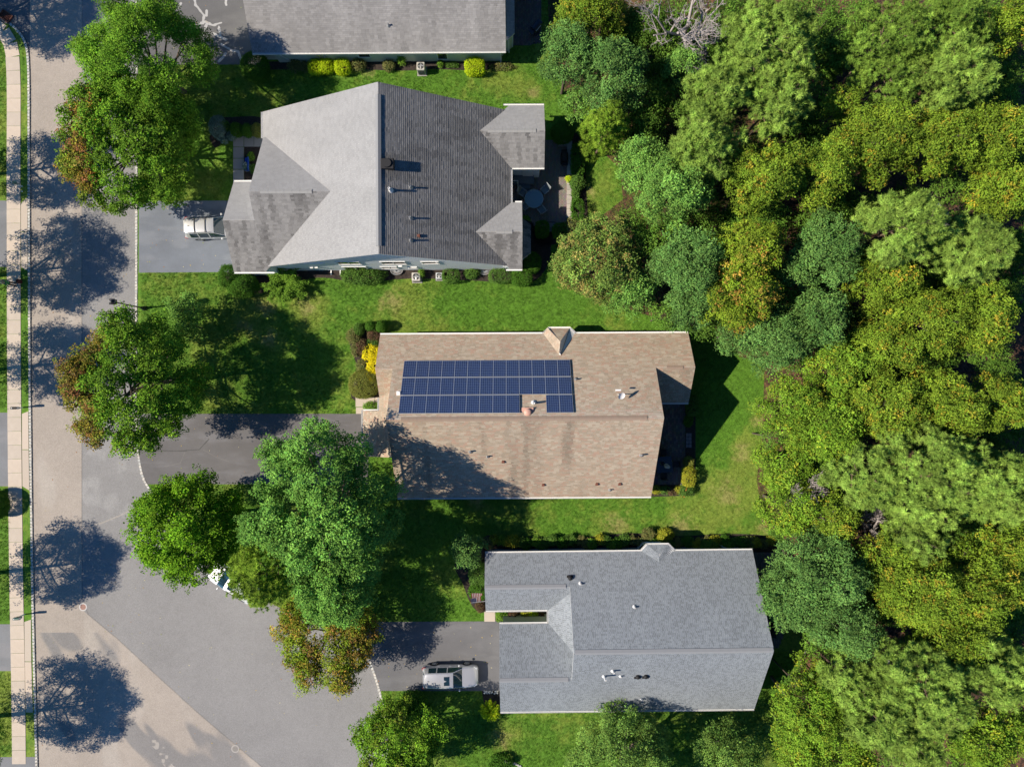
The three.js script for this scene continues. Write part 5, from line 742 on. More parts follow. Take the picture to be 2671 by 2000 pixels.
{ const t = thing('storm_drain', 'rusty brown storm drain grate in the top left corner', 'drain', P(15, 42, 0), -0.62); part(t, 'frame', merge(box(1.05, 0.1, 0.07, 0, 0.05, -0.33), box(1.05, 0.16, 0.12, 0, 0.08, 0.36), box(0.07, 0.1, 0.72, -0.5, 0.05, 0), box(0.07, 0.1, 0.72, 0.5, 0.05, 0)), M.rust); for (let i = 0; i < 8; i++) part(t, 'grate_bar', box(0.05, 0.05, 0.6, -0.4 + i * 0.115, 0.04, 0), M.rust); part(t, 'pit', box(0.95, 0.01, 0.62, 0, 0.008, 0), M.black); }
// ---------- air conditioners, window wells ----------
function ac(px, py, w, h, label, top) {
  const t = thing('air_conditioner', label, 'air conditioner', P(px, py, L0)), r = rng(px); part(t, 'pad', box(w + 0.15, 0.08, w + 0.15, 0, 0.0, 0), mat(0.35, 0.34, 0.33, 0.9));
  part(t, 'body', rbox(w, h, w, 0.06, 0, h / 2 + 0.04, 0), top); part(t, 'fan_well', cyl(w * 0.38, w * 0.38, 0.02, 0, h + 0.043, 0, 28), M.black); const fan = []; for (let i = 0; i < 4; i++) fan.push(box(w * 0.3, 0.012, w * 0.14, w * 0.2, 0, 0).rotateX(0.3).rotateY(i * 1.571).translate(0, h + 0.065, 0)); part(t, 'fan', merge(fan, [cyl(w * 0.1, w * 0.1, 0.04, 0, h + 0.065, 0)]), mat(0.5, 0.5, 0.5, 0.4, { metalness: 0.4 }));
  const rings = []; for (let i = 1; i <= 4; i++) rings.push(new THREE.TorusGeometry(w * 0.095 * i, 0.006, 4, 28).rotateX(Math.PI / 2).translate(0, h + 0.085, 0)); part(t, 'fan_guard', merge(rings), M.galv); const slats = []; for (let i = 0; i < 8; i++) slats.push(box(w * 0.8, 0.02, 0.02, 0, 0.2 + i * (h - 0.3) / 8, w / 2 + 0.005)); part(t, 'louvre', merge(slats), M.darkmetal);
}
ac(1101, 186, 0.68, 1.0, 'beige air conditioner below the top house wall', mat(0.5, 0.48, 0.43, 0.6)); ac(1088, 725, 0.72, 0.75, 'left beige air conditioner by the gable wall', mat(0.55, 0.52, 0.48, 0.6)); ac(1147, 722, 0.55, 0.6, 'right pale grey air conditioner by the gable wall', mat(0.5, 0.53, 0.55, 0.5));
for (const [x, l] of [[1035, 'left ribbed steel window well below the gable wall'], [1264, 'right ribbed steel window well below the gable wall']]) { const t = thing('window_well', l, 'window well', P(x, 706, L0)); const ribs = []; for (let i = 0; i <= 16; i++) { const a = i / 16 * Math.PI; ribs.push(cyl(0.035, 0.035, 0.3, Math.cos(a) * 0.5, 0.08, Math.sin(a) * 0.38, 6)); ribs.push(box(0.5, 0.02, 0.03, 0.25, 0, 0).rotateY(-a).scale(1, 1, 0.76).translate(0, 0.2, 0)); } part(t, 'ribbed_wall', merge(ribs), M.galv); part(t, 'pit_floor', new THREE.CircleGeometry(0.5, 20, 0, Math.PI).rotateX(Math.PI / 2).scale(1, 1, 0.76).translate(0, 0.03, 0), new THREE.MeshStandardMaterial({ color: lin(0.3, 0.14, 0.08), roughness: 1, side: THREE.DoubleSide })); }
for (const [x, l] of [[864, 'left white downspout elbow at the gable wall foot'], [888, 'right white downspout elbow at the gable wall foot']]) { const t = thing('downspout', l, 'downspout', P(x, 706, L0)); part(t, 'elbow', merge(rbox(0.11, 0.08, 0.42, 0.02, 0, 0.08, 0.15), rbox(0.11, 0.5, 0.08, 0.02, 0, 0.3, -0.1)), M.pvc); }
// ---------- patio things ----------
{ const T = P(1392, 524, L0), t = thing('patio_table', 'octagonal glass patio table between four chairs', 'table', V(T.x, L0 + 0.03, T.z)); part(t, 'tabletop', new THREE.CylinderGeometry(0.82, 0.82, 0.02, 8).rotateY(0.4).translate(0, 0.72, 0), phys(0.2, 0.3, 0.36, 0.15, { clearcoat: 1 })); part(t, 'rim', new THREE.TorusGeometry(0.82, 0.025, 6, 8).rotateX(Math.PI / 2).rotateY(0.4 - Math.PI / 8 + 0.3927 * 0).translate(0, 0.72, 0), mat(0.35, 0.42, 0.45, 0.5)); for (let i = 0; i < 4; i++) { const a = i * 1.571 + 0.6; part(t, 'leg', bar(V(Math.cos(a) * 0.6, 0, Math.sin(a) * 0.6), V(Math.cos(a) * 0.5, 0.7, Math.sin(a) * 0.5), 0.022), mat(0.4, 0.45, 0.47, 0.5)); }
  const ch = (p, a, label) => { const c = thing('patio_chair', label, 'chair', V(p.x, L0 + 0.03, p.z), a, 'chairs round the patio table'), fm = mat(0.42, 0.45, 0.47, 0.5), sl = mat(0.2, 0.24, 0.26, 0.8); part(c, 'seat', rbox(0.5, 0.03, 0.5, 0.01, 0, 0.42, 0), sl); part(c, 'backrest', rbox(0.5, 0.62, 0.03, 0.01, 0, 0, 0).rotateX(-0.28).translate(0, 0.72, -0.34), sl); part(c, 'frame', merge(bar(V(-0.27, 0.42, 0.25), V(-0.27, 0.42, -0.28), 0.018), bar(V(0.27, 0.42, 0.25), V(0.27, 0.42, -0.28), 0.018), bar(V(-0.27, 0.42, -0.26), V(-0.27, 1.05, -0.44), 0.018), bar(V(0.27, 0.42, -0.26), V(0.27, 1.05, -0.44), 0.018), bar(V(-0.27, 1.05, -0.44), V(0.27, 1.05, -0.44), 0.018)), fm); for (const s of [-1, 1]) { part(c, 'armrest', rbox(0.05, 0.03, 0.5, 0.01, s * 0.28, 0.64, 0), fm); for (const z of [-0.25, 0.24]) part(c, 'leg', bar(V(s * 0.27, 0, z), V(s * 0.27, 0.64, z), 0.018), fm); } };
  const face = (p) => Math.atan2(T.x - p.x, T.z - p.z); for (const [x, y, l] of [[1363, 506, 'patio chair at the upper left of the table'], [1420, 500, 'patio chair at the upper right of the table'], [1371, 540, 'patio chair at the lower left of the table'], [1412, 550, 'patio chair at the lower right of the table']]) { const p = P(x, y, L0); ch(p, face(p), l); } }
function grill(p, turn, label, m) { const t = thing('grill', label, 'grill', p, turn); part(t, 'cover', merge(rbox(0.75, 0.75, 0.6, 0.06, 0, 0.42, 0), new THREE.CylinderGeometry(0.3, 0.3, 0.72, 14, 1).rotateZ(Math.PI / 2).translate(0, 0.85, 0), rbox(0.32, 0.16, 0.5, 0.04, 0.52, 0.78, 0), rbox(0.32, 0.16, 0.5, 0.04, -0.52, 0.78, 0)), m); return t; }
grill(P(1471, 419, L0), 1.62, 'black covered grill by the garden wall', M.black);
{ const t = grill(P(1396, 82, L0), 0.9, 'black grill with steel handle on the top patio', mat(0.02, 0.03, 0.05, 0.4)); part(t, 'handle', bar(V(-0.3, 0.95, 0.32), V(0.3, 0.95, 0.32), 0.03), M.galv); }
{ const c = P(1362, -10, L0), t = thing('patio_umbrella', 'open grey patio umbrella cut by the top edge', 'umbrella', V(c.x, L0 + 0.03, c.z)), gm = new THREE.MeshStandardMaterial({ color: lin(0.36, 0.38, 0.42), roughness: 0.9, side: THREE.DoubleSide }); part(t, 'canopy', new THREE.ConeGeometry(1.45, 0.55, 8, 1, true).translate(0, 2.4, 0), gm); part(t, 'pole', cyl(0.025, 0.025, 2.6, 0, 1.3, 0), M.galv); part(t, 'base', new THREE.LatheGeometry([[0, 0.12], [0.08, 0.12], [0.28, 0.04], [0.3, 0]].map(([a, b]) => new THREE.Vector2(a, b)), 18), M.black); for (let i = 0; i < 8; i++) { const a = i * Math.PI / 4; part(t, 'rib', bar(V(0, 2.64, 0), V(Math.sin(a) * 1.42, 2.11, Math.cos(a) * 1.42), 0.012), M.galv); } }
{ const c = P(1728, 1209, L0), t = thing('patio_table', 'dark square patio table in shade behind the brown house', 'table', V(c.x, L0 + 0.03, c.z), 0.1), dm = phys(0.015, 0.022, 0.03, 0.2, { clearcoat: 0.6 }); part(t, 'tabletop', rbox(1.35, 0.03, 1.35, 0.01, 0, 0.72, 0), dm); for (const [a, b] of [[-1, -1], [1, -1], [1, 1], [-1, 1]]) part(t, 'leg', bar(V(a * 0.58, 0, b * 0.58), V(a * 0.58, 0.71, b * 0.58), 0.025), M.black);
  const u = thing('closed_umbrella', 'closed whitish umbrella standing in the shaded patio table', 'umbrella', V(c.x, L0 + 0.03, c.z)); part(u, 'pole', cyl(0.022, 0.022, 2.5, 0, 1.25, 0, 10), M.galv); part(u, 'folded_canopy', new THREE.LatheGeometry([[0.02, 2.55], [0.09, 2.45], [0.15, 2.0], [0.2, 1.5], [0.16, 1.25], [0.02, 1.2]].map(([a, b]) => new THREE.Vector2(a, b)), 9), mat(0.62, 0.66, 0.68, 0.9));
  let i = 0; for (const [x, z, a, l] of [[0, -1.0, 0, 'above'], [0.05, 1.0, Math.PI, 'below'], [1.05, 0, -Math.PI / 2, 'right of']]) { const k = thing('patio_chair', 'black patio chair ' + l + ' the shaded square table', 'chair', V(c.x + x, L0 + 0.03, c.z + z), a, 'chairs round the shaded table'); part(k, 'seat', rbox(0.5, 0.04, 0.48, 0.01, 0, 0.42, 0), M.black); part(k, 'backrest', rbox(0.5, 0.6, 0.04, 0.01, 0, 0.74, -0.27), M.black); for (const s of [-1, 1]) for (const q of [-1, 1]) part(k, 'leg', bar(V(s * 0.23, 0, q * 0.22), V(s * 0.23, 0.42, q * 0.22), 0.018), M.black); } }
{ const t = thing('stepping_stones', 'mauve stepping stones at the patio edge behind the brown house', 'path', V(0, 0, 0)); t.userData.kind = 'structure'; const pm = [mat(0.22, 0.19, 0.2, 0.9), mat(0.19, 0.17, 0.18, 0.9)]; for (let i = 0; i < 4; i++) for (let j = 0; j < 2; j++) { const p = P(1793.5 + j * 7.4, 1134 + i * 9.6, L0 + 0.05), m = part(t, 'stone', rbox(0.225 + 0.012 * ((i + j) % 2), 0.06, 0.29, 0.025), pm[(i + j) % 2]); m.position.set(p.x, L0 + 0.045, p.z); } }
{ const c = P(2014, 1590, L0), t = thing('patio_table', 'round blue patio table half hidden by the grey roof', 'table', V(c.x, L0 + 0.03, c.z)); part(t, 'tabletop', cyl(0.62, 0.62, 0.03, 0, 0.72, 0, 28), mat(0.14, 0.25, 0.36, 0.4)); part(t, 'pedestal', new THREE.LatheGeometry([[0.05, 0.7], [0.05, 0.1], [0.3, 0.03], [0.32, 0]].map(([a, b]) => new THREE.Vector2(a, b)), 16), M.black); grill(P(2010, 1634, L0), 1.5, 'black grill on the grey house patio', M.black); }
{ // garden wall with cap stones
  const t = thing('garden_wall', 'low stone garden wall round the paver patio', 'wall', P(1484, 470, L0)), o = t.position, cm = [mat(0.42, 0.39, 0.34, 0.9), mat(0.36, 0.34, 0.3, 0.9), mat(0.48, 0.44, 0.38, 0.9)], r = rng(9);
  const a = P(1485, 372, L0), b = P(1483.5, 588, L0), c = P(1456, 374, L0); part(t, 'wall_core', merge(box(0.3, 0.45, b.z - a.z, (a.x + b.x) / 2 - o.x, 0.2, (a.z + b.z) / 2 - o.z), box(a.x - c.x - 0.16, 0.45, 0.3, (a.x + c.x) / 2 - 0.08 - o.x, 0.2, a.z + 0.2 - o.z)), cm[1]);
  for (let z = a.z; z < b.z - 0.2; ) { const L = 0.36 + r() * 0.12, m = part(t, 'cap_stone', rbox(0.42, 0.09, L - 0.012, 0.015), cm[Math.floor(r() * 3)]); const u = (z + L / 2 - a.z) / (b.z - a.z); m.position.set(a.x + (b.x - a.x) * u - o.x, 0.465 + r() * 0.008, z + L / 2 - o.z); z += L; }
  for (let i = 0; i < 2; i++) { const m = part(t, 'cap_stone', rbox(0.38, 0.09, 0.42, 0.015), cm[i]); m.position.set(c.x + 0.2 + i * 0.39 - o.x, 0.468, a.z + 0.2 - o.z); } }
{ const t = thing('patio_steps', 'shaded stone steps between two clipped shrubs at patio end', 'steps', P(1437, 592, L0)); part(t, 'step', rbox(0.62, 0.14, 0.34, 0.02, 0, 0.05, -0.12), mat(0.25, 0.25, 0.26, 0.9)); part(t, 'step', rbox(0.62, 0.1, 0.34, 0.02, 0, 0.02, 0.24), mat(0.22, 0.22, 0.23, 0.9)); part(t, 'handrail', merge(bar(V(-0.34, 0, -0.3), V(-0.34, 0.6, -0.3), 0.015), bar(V(0.34, 0, -0.3), V(0.34, 0.6, -0.3), 0.015), bar(V(-0.34, 0.6, -0.3), V(0.34, 0.6, -0.3), 0.015)), M.black); }
{ const c = P(648, 432, L0), t = thing('planter_cart', 'blue wooden planter bench with flowers in the dark bed', 'planter', V(c.x, L0, c.z)), bm = mat(0.012, 0.075, 0.5, 0.5); for (let i = 0; i < 4; i++) part(t, 'plank', box(0.075, 0.03, 1.1, -0.13 + i * 0.088, 0.4, 0), bm); for (const [a, b] of [[-1, -1], [1, -1], [1, 1], [-1, 1]]) part(t, 'leg', box(0.05, 0.42, 0.05, a * 0.13, 0.2, b * 0.48), bm); part(t, 'backrest', box(0.03, 0.3, 1.1, 0.19, 0.6, 0), bm); shrub('potted_flower', 'spruce', 642, 434, 7, 9, 0.75, 'pale flowers on the blue planter bench', { loose: 1, cat: 'plant', flower: [0.8, 0.8, 0.8] }); }
{ const a = P(1268, 1570, 2.3), t = thing('flag', 'striped national flag on a white pole at the grey house', 'flag', V(a.x, L0, a.z)), tip = P(1228, 1572, 2.9).sub(V(a.x, L0, a.z)), root = V(0.05, 2.0, 0); part(t, 'pole', bar(root, tip, 0.02, 0.018, 8), M.pvc); part(t, 'finial', new THREE.SphereGeometry(0.035, 8, 6).translate(tip.x, tip.y, tip.z), mat(0.6, 0.45, 0.1, 0.3));
  const ft = tex(208, 130, (i, j) => { if (i < 84 && j > 60) { const gx = (i % 14) - 7, gy = ((j - 60) % 14) - 7; return gx * gx + gy * gy < 9 ? [0.75, 0.75, 0.75] : [0.02, 0.03, 0.15]; } return Math.floor(j / 10) % 2 ? [0.78, 0.77, 0.75] : [0.42, 0.02, 0.035]; });
  const g = new THREE.PlaneGeometry(1, 1, 20, 12), p = g.attributes.position, uv = g.attributes.uv; for (let i = 0; i < p.count; i++) { const u = uv.getX(i), v = uv.getY(i), s = 0.2 + 0.75 * (1 - v), at = root.clone().lerp(tip, 1 - (1 - v) * 0.55 - 0.02), w = Math.sin(u * 9 + v * 2) * 0.05; p.setXYZ(i, at.x + 0.15 * u * (1 - v) + w * 0.6, at.y - u * 0.5 + w * 0.3, at.z - u * 0.55 + w); } g.computeVertexNormals(); part(t, 'cloth', g, new THREE.MeshStandardMaterial({ map: ft, side: THREE.DoubleSide, roughness: 0.8 })); }
{ const pts = curve([[1318, 1985], [1340, 1990], [1362, 2000]], 4), t = thing('edging_stones', 'row of pale edging stones at the bottom edge', 'edging', P(1340, 1992, L0)), r = rng(3); for (const [x, y] of walk(pts, 6)) { const m = part(t, 'stone', new THREE.DodecahedronGeometry(0.09 + r() * 0.03, 0), M.stone[Math.floor(r() * 4)]); const p = P(x, y, L0).sub(t.position); m.position.set(p.x, 0.04, p.z); m.rotation.set(r() * 3, r() * 3, r() * 3); } }
{ const t = thing('edging_stones', 'pale cobbles between SUV driveway and feathery lime shrub', 'edging', P(1280, 1805, L0)), r = rng(13); for (let i = 0; i < 26; i++) { const m = part(t, 'stone', new THREE.DodecahedronGeometry(0.06 + r() * 0.035, 0), M.stone[Math.floor(r() * 4)]); m.position.set((r() - 0.5) * 1.3, 0.03, (r() - 0.5) * 0.25); m.rotation.set(r() * 3, r() * 3, r() * 3); } }
{ const t = thing('log', 'thin grey fallen log at the lawn corner behind the grey house', 'log', P(2105, 1705, L0)); part(t, 'trunk', bar(V(0.1, 0.07, -1.1), V(-0.5, 0.07, 1.1), 0.06, 0.04, 8), BARK[1]); }
// ---------- cars ----------
function car(label, pos, turn, paint, opt = {}) {
  const t = thing(opt.name ?? 'parked_car', label, 'car', pos, turn), W = opt.w ?? 1, HH = opt.h ?? 1;
  // stations along the car: x, half width, belt height, top height, half width of the top
  const st = [[2.35, 0.55, 0.6, 0.66, 0.42], [2.31, 0.7, 0.66, 0.74, 0.56], [2.2, 0.81, 0.74, 0.84, 0.66], [2.0, 0.88, 0.82, 0.92, 0.74], [1.6, 0.915, 0.9, 1.0, 0.77], [1.2, 0.925, 0.96, 1.06, 0.77], [1.02, 0.928, 0.985, 1.09, 0.76], [0.3, 0.93, 1.03, 1.56, 0.62], [0.12, 0.93, 1.035, 1.6, 0.615], [-0.16, 0.93, 1.04, 1.635, 0.615], [-0.24, 0.93, 1.04, 1.64, 0.615], [-1.04, 0.93, 1.06, 1.65, 0.61], [-1.12, 0.93, 1.06, 1.65, 0.61], [-1.78, 0.92, 1.1, 1.62, 0.59], [-2.02, 0.905, 1.12, 1.59, 0.57], [-2.1, 0.9, 1.12, 1.575, 0.56], [-2.28, 0.86, 1.08, 1.14, 0.7], [-2.35, 0.82, 0.85, 0.9, 0.7], [-2.37, 0.78, 0.6, 0.66, 0.66]];
  const ring = ([x, w, b, y, q]) => [[0.24, 0.86 * w], [0.34, 0.97 * w], [0.62, w], [Math.max(0.63, b - 0.07), 0.985 * w], [b, 0.955 * w], [b + (y - b) * 0.86 - 0.012, q + (0.955 * w - q) * 0.16], [y - 0.018, q], [y + 0.008, q * 0.86], [y + 0.03, q * 0.45], [y + 0.038, 0]].map(([h, z]) => V(x, h * HH, z * W));
  const rows = st.map(ring), half = rows[0].length, bucket = { body: [], windshield: [], rear_window: [], side: {} };
  const push = (key, a, b, c, d, s) => { const m = (v) => V(v.x, v.y, v.z * s), q = s > 0 ? quad(m(a), m(b), m(c), m(d)) : quad(m(a), m(d), m(c), m(b)); (Array.isArray(key) ? (bucket.side[key[0] + s] ??= []) : bucket[key]).push(...q); };
  const side = { 7: 0, 8: 0, 10: 1, 12: 2 };
  for (let i = 0; i + 1 < rows.length; i++) for (let j = 0; j + 1 < half; j++) for (const s of [1, -1]) {
    let key = 'body'; if (i === 6 && j >= 6) key = 'windshield'; else if (i === 15 && j >= 6) key = 'rear_window'; else if (j === 4 && i in side) key = ['w' + side[i]]; else if (i === 6 && j === 4) key = ['w0'];
    push(key, rows[i][j], rows[i][j + 1], rows[i + 1][j + 1], rows[i + 1][j], s);
  }
  for (const [row, f] of [[rows[0], 1], [rows[rows.length - 1], -1]]) for (let j = 0; j + 1 < half; j++) for (const s of [1, -1]) { const c = V(row[0].x, 0.5, 0); const a = V(row[j].x, row[j].y, row[j].z * s), b = V(row[j + 1].x, row[j + 1].y, row[j + 1].z * s); bucket.body.push(...(s * f > 0 ? [c, b, a] : [c, a, b])); }
  const soft = (l) => { const g = tris(l), p = g.attributes.position, n = g.attributes.normal, map = new Map(), k = (i) => [p.getX(i), p.getY(i), p.getZ(i)].map((v) => v.toFixed(3)).join(); for (let i = 0; i < p.count; i++) { const e = map.get(k(i)) ?? V(); e.add(V().fromBufferAttribute(n, i)); map.set(k(i), e); } for (let i = 0; i < p.count; i++) { const e = map.get(k(i)).clone().normalize(), o = V().fromBufferAttribute(n, i); if (e.dot(o) > 0.6) n.setXYZ(i, e.x, e.y, e.z); } return g; };
  const glass = phys(0.012, 0.03, 0.045, 0.06, { clearcoat: 1 }), B = new THREE.MeshPhysicalMaterial({ color: lin(...paint), roughness: 0.32, metalness: opt.metal ?? 0.45, clearcoat: 1, clearcoatRoughness: 0.06, side: THREE.DoubleSide });
  part(t, 'body', soft(bucket.body), B); part(t, 'windshield', soft(bucket.windshield), glass); part(t, 'rear_window', soft(bucket.rear_window), glass); for (const k of Object.keys(bucket.side)) part(t, 'side_window', tris(bucket.side[k]), glass);
  part(t, 'underbody', box(4.3, 0.2, 1.5 * W, 0, 0.28, 0), M.black);
  for (const x of [1.38, -1.36]) for (const s of [1, -1]) { const z = s * 0.87 * W, ty = part(t, 'wheel', merge(new THREE.TorusGeometry(0.26, 0.085, 8, 24).translate(x, 0.34, z), cyl(0.34, 0.34, 0.16, 0, 0, 0, 24).rotateX(Math.PI / 2).translate(x, 0.34, z - s * 0.01)), mat(0.015, 0.015, 0.016, 0.85)); const sp = [cyl(0.07, 0.07, 0.03, 0, 0, 0, 12).rotateX(Math.PI / 2).translate(x, 0.34, z + s * 0.08)]; for (let i = 0; i < 5; i++) sp.push(box(0.05, 0.21, 0.02, 0, 0.11, 0).rotateZ(i * 1.2566).translate(x, 0.34, z + s * 0.08)); sp.push(new THREE.TorusGeometry(0.22, 0.018, 6, 24).translate(x, 0.34, z + s * 0.078)); part(ty, 'rim', merge(sp), M.galv); part(t, 'wheel_arch', new THREE.TorusGeometry(0.385, 0.035, 6, 16, Math.PI).translate(x, 0.34, s * 0.905 * W), M.black); }
  for (const s of [1, -1]) {
    part(t, 'headlight', rbox(0.34, 0.11, 0.2, 0.04, 2.1, 0.79 * HH, s * 0.7 * W, s * 0.55), phys(0.6, 0.63, 0.66, 0.1, { clearcoat: 1 })); part(t, 'taillight', merge(rbox(0.32, 0.12, 0.05, 0.02, -2.1, 0.98 * HH, s * 0.88 * W, s * 0.1), rbox(0.1, 0.14, 0.24, 0.02, -2.28, 0.98 * HH, s * 0.74 * W, -s * 0.4)), phys(0.4, 0.008, 0.012, 0.2, { clearcoat: 1 }));
    part(t, 'mirror', rbox(0.14, 0.14, 0.2, 0.05, 0.78, 1.06 * HH, s * 1.03 * W), B); for (const x of [0.0, -0.95]) part(t, 'door_handle', rbox(0.2, 0.03, 0.035, 0.012, x, 0.92 * HH, s * 0.945 * W), M.galv);
    if (opt.rails) part(t, 'roof_rail', bar(V(0.05, 1.66 * HH, s * 0.6 * W), V(-1.85, 1.66 * HH, s * 0.58 * W), 0.022), M.darkmetal);
  }
  if (opt.cross) for (const x of [-0.35, -1.25]) part(t, 'crossbar', rbox(0.07, 0.03, 1.2 * W, 0.012, x, 1.715 * HH, 0), M.darkmetal);
  if (opt.sunroof) part(t, 'sunroof', rbox(opt.sunroof, 0.012, 0.74 * W, 0.004, -0.24, 1.672 * HH, 0), glass);
  part(t, 'grille', rbox(0.06, 0.22, 0.9, 0.02, 2.33, 0.52, 0), M.black); part(t, 'antenna', rbox(0.16, 0.04, 0.05, 0.015, -1.75, 1.665 * HH, 0), M.darkmetal); part(t, 'rear_spoiler', rbox(0.14, 0.03, 1.06 * W, 0.012, -2.12, 1.59 * HH, 0), opt.spoiler ?? B); part(t, 'wiper', merge(bar(V(0.98, 1.13 * HH, 0.1), V(0.85, 1.2 * HH, 0.6), 0.01), bar(V(0.98, 1.13 * HH, -0.5), V(0.85, 1.2 * HH, 0.02), 0.01)), M.black);
  return t;
}
car('silver SUV with dark sunroof on the lower driveway', V(-5.2, L0 + 0.012, 24.72), 0.015, [0.62, 0.63, 0.66], { name: 'silver_suv', sunroof: 0.44 });
car('silver car with roof bars half under the pale roof', V(-25.15, L0 + 0.012, -13.15), 0.035, [0.68, 0.68, 0.67], { name: 'silver_car', cross: 1, rails: 1 });
car('white SUV parked at the kerb under trees', V(-23.55, 0, 16.75), Math.PI - 0.553, [0.8, 0.81, 0.83], { name: 'white_suv', rails: 1, sunroof: 0.5, metal: 0.05 });
// ---------- person in a straw hat on the sidewalk ----------
{
  const t = thing('person', 'person in straw hat and green shirt standing on the left sidewalk', 'person', P(41, 742, L0 + 0.03), -1.2);
  function blob(bones, res, size, org) { const mc = new MarchingCubes(res, new THREE.MeshBasicMaterial(), false, false, 60000); mc.isolation = 0; const h = size / 2; for (let k = 0; k < res; k++) for (let j = 0; j < res; j++) for (let i = 0; i < res; i++) { const p = V((i / res * 2 - 1) * h + org.x, (j / res * 2 - 1) * h + org.y, (k / res * 2 - 1) * h + org.z); let d = 9; for (const [a, b, r0, r1] of bones) { const ab = b.clone().sub(a), u = Math.min(1, Math.max(0, p.clone().sub(a).dot(ab) / Math.max(1e-6, ab.lengthSq()))), e = p.distanceTo(a.clone().addScaledVector(ab, u)) - (r0 + (r1 - r0) * u); const kk = 0.05, hh = Math.max(kk - Math.abs(d - e), 0) / kk; d = Math.min(d, e) - hh * hh * kk * 0.25; } mc.field[k * res * res + j * res + i] = -d; } mc.update(); const n = mc.count ?? mc.geometry.drawRange.count, g = new THREE.BufferGeometry(); g.setAttribute('position', new THREE.BufferAttribute(mc.positionArray.slice(0, n * 3), 3)); g.setAttribute('normal', new THREE.BufferAttribute(mc.normalArray.slice(0, n * 3), 3)); g.scale(h, h, h); g.translate(org.x, org.y, org.z); return g; }
  const s = (x, y, z) => V(x, y, z), bones = [[s(0, 0.98, 0), s(0, 1.2, 0.01), 0.14, 0.13], [s(-0.1, 1.35, 0), s(0.1, 1.35, 0), 0.11, 0.11], [s(0, 1.2, 0), s(0, 1.38, 0), 0.14, 0.13], [s(0, 1.4, 0), s(0, 1.52, 0.01), 0.055, 0.05], [s(0, 1.56, 0.02), s(0, 1.64, 0.01), 0.085, 0.09]];
  for (const q of [-1, 1]) bones.push([s(q * 0.09, 0.92, 0), s(q * 0.1, 0.5, 0.03 * q), 0.095, 0.062], [s(q * 0.1, 0.5, 0.03 * q), s(q * 0.1, 0.09, -0.02 + 0.06 * q), 0.06, 0.042], [s(q * 0.1, 0.05, 0.06 * q - 0.02), s(q * 0.11, 0.04, 0.06 * q + 0.14), 0.045, 0.035], [s(q * 0.19, 1.36, 0), s(q * 0.25, 1.08, 0.03), 0.05, 0.042], [s(q * 0.25, 1.08, 0.03), s(q * 0.24, 0.86, 0.14), 0.04, 0.03], [s(q * 0.24, 0.84, 0.15), s(q * 0.235, 0.77, 0.18), 0.032, 0.026]);
  for (const q of [-1, 1]) for (let f = 0; f < 4; f++) bones.push([s(q * 0.235 + (f - 1.5) * 0.018, 0.76, 0.185), s(q * 0.235 + (f - 1.5) * 0.019, 0.69 + Math.abs(f - 1.4) * 0.006, 0.2), 0.009, 0.008]);
  for (const q of [-1, 1]) bones.push([s(q * 0.21, 0.82, 0.16), s(q * 0.19, 0.76, 0.2), 0.01, 0.009]);
  bones.push([s(0, 1.6, 0.1), s(0, 1.575, 0.12), 0.014, 0.018]); for (const q of [-1, 1]) bones.push([s(q * 0.088, 1.6, 0), s(q * 0.095, 1.57, -0.01), 0.016, 0.014]);
  const g = blob(bones, 96, 1.9, V(0, 0.86, 0)), p = g.attributes.position, col = new Float32Array(p.count * 3), put = (i, c) => col.set(c, i * 3);
  for (let i = 0; i < p.count; i++) { const x = p.getX(i), y = p.getY(i), z = p.getZ(i); put(i, y > 1.44 ? [0.42, 0.26, 0.18] : y < 0.075 ? [0.03, 0.03, 0.03] : y < 0.97 && Math.abs(x) < 0.205 ? [0.03, 0.02, 0.025] : y < 1.1 && Math.abs(x) > 0.2 ? [0.42, 0.26, 0.18] : [0.06, 0.3, 0.09]); }
  g.setAttribute('color', new THREE.BufferAttribute(col, 3)); part(t, 'body', g, new THREE.MeshStandardMaterial({ vertexColors: true, roughness: 0.85 }));
  part(t, 'straw_hat', new THREE.LatheGeometry([[0, 1.79], [0.07, 1.785], [0.098, 1.74], [0.105, 1.665], [0.2, 1.64], [0.215, 1.625], [0.1, 1.65]].map(([a, b]) => new THREE.Vector2(a, b)), 24), new THREE.MeshStandardMaterial({ color: lin(0.62, 0.47, 0.28), roughness: 0.9, side: THREE.DoubleSide })); part(t, 'hat_band', new THREE.CylinderGeometry(0.101, 0.108, 0.03, 24, 1, true).translate(0, 1.685, 0), M.black);
  for (const q of [-1, 1]) part(t, 'eye', new THREE.SphereGeometry(0.012, 8, 6).translate(q * 0.034, 1.605, 0.1), M.black); part(t, 'mouth', box(0.045, 0.008, 0.01, 0, 1.545, 0.098), mat(0.3, 0.1, 0.08, 0.7)); part(t, 'hair', new THREE.SphereGeometry(0.1, 14, 10, 0, 6.283, 0.3, 1.4).translate(0, 1.61, -0.02), mat(0.05, 0.035, 0.025, 0.9));
  const b = thing('leaf_bag', 'dark red yard bag beside the person in the straw hat', 'bag', P(44, 736, L0 + 0.03).add(V(0.28, 0, -0.05))); const bp = new THREE.LatheGeometry([[0.001, 0.5], [0.1, 0.48], [0.17, 0.4], [0.2, 0.2], [0.18, 0.02], [0.001, 0]].map(([a, c]) => new THREE.Vector2(a, c)), 12); part(b, 'sack', bp, mat(0.12, 0.025, 0.02, 0.7)); part(b, 'tie', new THREE.TorusGeometry(0.08, 0.018, 6, 12).rotateX(Math.PI / 2).translate(0, 0.49, 0), M.black);
}
